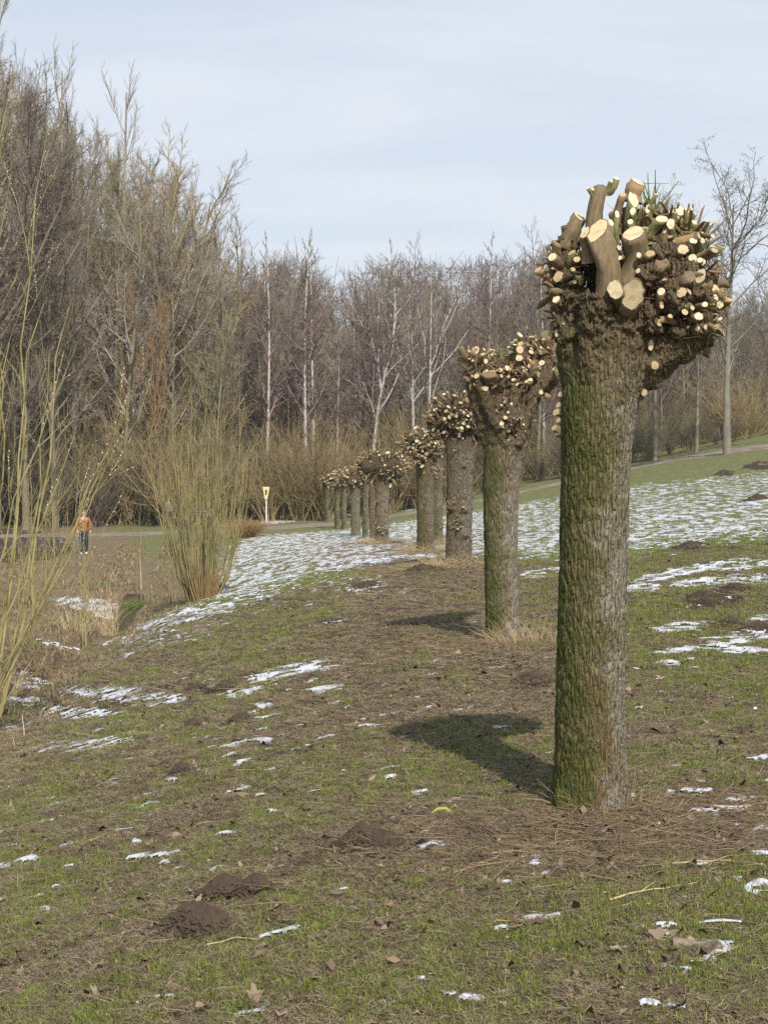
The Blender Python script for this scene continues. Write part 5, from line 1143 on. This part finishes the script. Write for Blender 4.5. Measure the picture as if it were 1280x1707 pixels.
# larger single leaves
LV = [(560, 1428, 'just right of the central molehill'), (552, 1628, 'low in the middle of the foreground'), (1025, 1550, 'right of centre below the trunk litter'), (1010, 1578, 'below another leaf right of centre'), (655, 1618, 'near the bottom, left of the snow scrap'), (1130, 1697, 'at the bottom edge on the right'), (640, 1700, 'at the bottom edge in the middle'), (480, 1365, 'in the grass left of centre, pale'), (560, 1500, 'in the grass between molehills'), (720, 1545, 'brown, middle of the lower grass'),
      (90, 1600, 'in the lower left grass'), (30, 1660, 'at the lower left corner'), (860, 1560, 'reddish, below the trunk shadow'), (960, 1640, 'in the bottom right grass'), (430, 1600, 'beside the dark heaps on the left'), (1100, 1470, 'right of the trunk litter'), (180, 1290, 'in the left grass by snow specks'), (640, 1560, 'curled, at centre bottom')]
for i, (px, py, w_) in enumerate(LV):
    x, y, z = ground_at(px, py); V, f, c = leaves(np.array([0.]), np.array([0.]), np.array([rng.uniform(.013, .021)]), 'l')
    V = V[0] - V[0].mean(0) + np.array([0, 0, .01]); me = mesh_np('fallen_leaf', V, f, mats=[mat_leaf], col=np.repeat(np.array([[.25, .175, .115]]) * rng.uniform(.6, 1.15), NL + 1, 0))
    thing('fallen_leaf', 'large dry leaf ' + w_, 'leaf', (x, y, z + .015), me=me, group='large dry leaves in the grass')

# ------------------------------------------------------------------ sign
x, y, z = at_depth(444, 86.5)
Ss = y / F; ts = thing('trail_sign', 'yellow triangular sign with dark emblem on a white post by the wood', 'sign', (x, y, z))
hp = 40 * Ss; P = np.array([[(0, 0, -.3), (0, 0, hp * .5), (0, 0, hp + .25)]]); obj('post', mesh_np('post', *tubes(P, np.array([[.045, .042, .04]]), 10), mats=[M('post_white').col((.75, .74, .68)).m]), ts)
b = hp - .05; w = 6 * Ss; h = 21 * Ss; tri = np.array([(-w, -.09, b + h), (w, -.09, b + h), (w * .9, -.09, b + h * .86), (.07, -.09, b), (-.07, -.09, b), (-w * .9, -.09, b + h * .86)]); tb = tri.copy(); tb[:, 1] = -.06
V = np.concatenate([tri, tb]); k = len(tri); me = bpy.data.meshes.new('board'); me.from_pydata(V.tolist(), [], [list(range(k)), list(range(2 * k - 1, k - 1, -1))] + [[i, i + k, (i + 1) % k + k, (i + 1) % k] for i in range(k)]); me.materials.append(M('sign_yellow').col((.68, .58, .32)).m)
obj('board', me, ts)
em = np.array([(-.07, -.096, b + h * .72), (.0, -.096, b + h * .80), (.07, -.096, b + h * .72), (.055, -.096, b + h * .40), (0, -.096, b + h * .30), (-.055, -.096, b + h * .40)]); me = bpy.data.meshes.new('emblem'); me.from_pydata(em.tolist(), [], [list(range(6))]); me.materials.append(M('sign_dark').col((.12, .09, .05)).m); obj('emblem', me, ts)

# ------------------------------------------------------------------ people on the path
def skinned(name, verts, edges, mat, parent, root=0, sub=2):
    me = bpy.data.meshes.new(name); me.from_pydata([v[:3] for v in verts], edges, []); o = bpy.data.objects.new(name, me); C.objects.link(o)
    o.modifiers.new('s', 'SKIN'); sk = me.skin_vertices[0].data
    for i, v in enumerate(verts): sk[i].radius = (v[3], v[4] if len(v) > 4 else v[3]); sk[i].use_root = (i == root)
    ss = o.modifiers.new('u', 'SUBSURF'); ss.levels = sub; ss.render_levels = sub
    dg = bpy.context.evaluated_depsgraph_get(); out = bpy.data.meshes.new_from_object(o.evaluated_get(dg)); bpy.data.objects.remove(o); bpy.data.meshes.remove(me)
    out.materials.clear(); out.materials.append(mat); out.polygons.foreach_set('use_smooth', np.ones(len(out.polygons), bool)); return obj(name, out, parent)
mskin = M('skin').col((.52, .33, .24)).m
def person(loc, hgt, rz, label, top, legs, hair, shoes, coat=.0):
    t = thing('person', label, 'person', loc, rz); s = hgt / 1.75
    body = [(0, 0, .95, .13, .10), (0, 0, 1.15, .12, .09), (0, 0, 1.38, .15, .09), (0, 0, 1.50, .055), (0, -.01, 1.57, .060), (0, -.02, 1.64, .083, .095), (0, -.015, 1.70, .075, .085),
            (-.19, 0, 1.41, .055), (-.27, .02, 1.15, .045), (-.25, -.12, .93, .036), (-.25, -.16, .86, .03), (.19, 0, 1.41, .055), (.27, -.02, 1.15, .045), (.25, -.06, .92, .036), (.25, -.09, .85, .03),
            (-.09, 0, .88, .085), (-.10, -.09, .50, .065), (-.10, .02, .10, .045), (.09, 0, .88, .085), (.10, .05, .50, .065), (.10, .16, .12, .045)]
    ed = [(0, 1), (1, 2), (2, 3), (3, 4), (4, 5), (5, 6), (2, 7), (7, 8), (8, 9), (9, 10), (2, 11), (11, 12), (12, 13), (13, 14), (0, 15), (15, 16), (16, 17), (0, 18), (18, 19), (19, 20)]
    sc = lambda L, g=0: [(a[0] * s, a[1] * s, a[2] * s, (a[3] + g) * s, ((a[4] if len(a) > 4 else a[3]) + g) * s) for a in L]
    skinned('body', sc(body), ed, mskin, t)
    jk = [body[i] for i in (0, 1, 2, 3, 7, 8, 9, 11, 12, 13)]; jk[0] = (0, 0, .88 - coat, .17, .13); jk[6] = (-.25, -.10, .96, .045); jk[9] = (.25, -.05, .96, .045)
    skinned('jacket', sc(jk, .025), [(0, 1), (1, 2), (2, 3), (2, 4), (4, 5), (5, 6), (2, 7), (7, 8), (8, 9)], top, t)
    tr = [body[i] for i in (0, 15, 16, 17, 18, 19, 20)]; skinned('trousers', sc(tr, .02), [(0, 1), (1, 2), (2, 3), (0, 4), (4, 5), (5, 6)], legs, t)
    for k in (17, 20):
        a = body[k]; sh = [(a[0], a[1] + .03, .05, .045), (a[0], a[1] - .08, .045, .05, .035), (a[0], a[1] - .16, .035, .04, .028)]; skinned('shoe', sc(sh), [(0, 1), (1, 2)], shoes, t)
    hr = [(0, .02, 1.66, .09, .08), (0, -.0, 1.73, .085, .09), (0, .045, 1.58, .07, .05)]; skinned('hair', sc(hr), [(2, 0), (0, 1)], hair, t)
    return t
cl = lambda n, c: M(n).col(c).m
S = 57.5 / F; x, y, z = at_depth(140, 57.5)
person((x, y, z), 1.76, math.radians(15), 'person walking in an orange jacket and dark blue trousers with white shoes', cl('orange_jacket', (.32, .125, .05)), cl('navy', (.03, .035, .08)), cl('grey_hair', (.25, .23, .20)), cl('white_shoe', (.7, .7, .7)), .12)
x, y, z = at_depth(281, 80); person((x, y, z), 1.72, math.radians(70), 'person standing in a mauve-grey coat behind the yellow willow shrub', cl('grey_coat', (.26, .21, .22)), cl('dark_trousers', (.03, .03, .035)), cl('dark_hair', (.05, .035, .03)), cl('dark_shoe', (.03, .03, .03)), .1)
x, y, z = at_depth(308, 79); person((x, y, z), .85, math.radians(-60), 'small child in a pale blue jacket beside the grey-coated adult', cl('pale_blue', (.50, .62, .68)), cl('dark_child', (.04, .04, .06)), cl('brown_hair', (.10, .06, .04)), cl('child_shoe', (.1, .1, .1)))
# bench
import bmesh
def box(name, parent, c, s, mat):
    bm = bmesh.new(); bmesh.ops.create_cube(bm, size=1); bmesh.ops.scale(bm, vec=s, verts=bm.verts); bmesh.ops.bevel(bm, geom=bm.edges[:], offset=min(s) * .15, segments=1)
    me = bpy.data.meshes.new(name); bm.to_mesh(me); bm.free(); me.materials.append(mat); return obj(name, me, parent, c)
x, y, z = at_depth(332, 84); mb = M('bench_wood').col((.33, .31, .28)).m
tb_ = thing('park_bench', 'weathered grey wooden bench behind the willow shrub by the path', 'bench', (x, y, z))
for i in range(3): box('seat_slat', tb_, (0, -.05 + i * .14, .46), (1.5, .11, .035), mb)
for i in range(3): box('back_slat', tb_, (0, .34, .64 + i * .17), (1.5, .03, .12), mb)
for sx in (-.6, .6): box('leg', tb_, (sx, .0, .22), (.07, .07, .46), mb); box('leg', tb_, (sx, .38, .5), (.07, .06, 1.0), mb)

# ------------------------------------------------------------------ haze
HAZE = .0004
if HAZE > 0:
    bm = bmesh.new(); bmesh.ops.create_cube(bm, size=1); me = bpy.data.meshes.new('haze'); bm.to_mesh(me); bm.free()
    hz = obj('haze', me, None, (0, 550, 24), kind='stuff', label='thin pale spring haze in the air', category='haze'); hz.scale = (1400, 2100, 64)
    mh = bpy.data.materials.new('haze'); mh.use_nodes = True; nt = mh.node_tree; nt.nodes.remove(nt.nodes['Principled BSDF'])
    pv = nt.nodes.new('ShaderNodeVolumePrincipled'); pv.inputs['Color'].default_value = (.86, .92, 1, 1); pv.inputs['Density'].default_value = HAZE; pv.inputs['Anisotropy'].default_value = .2
    nt.links.new(pv.outputs[0], nt.nodes['Material Output'].inputs['Volume']); me.materials.append(mh)
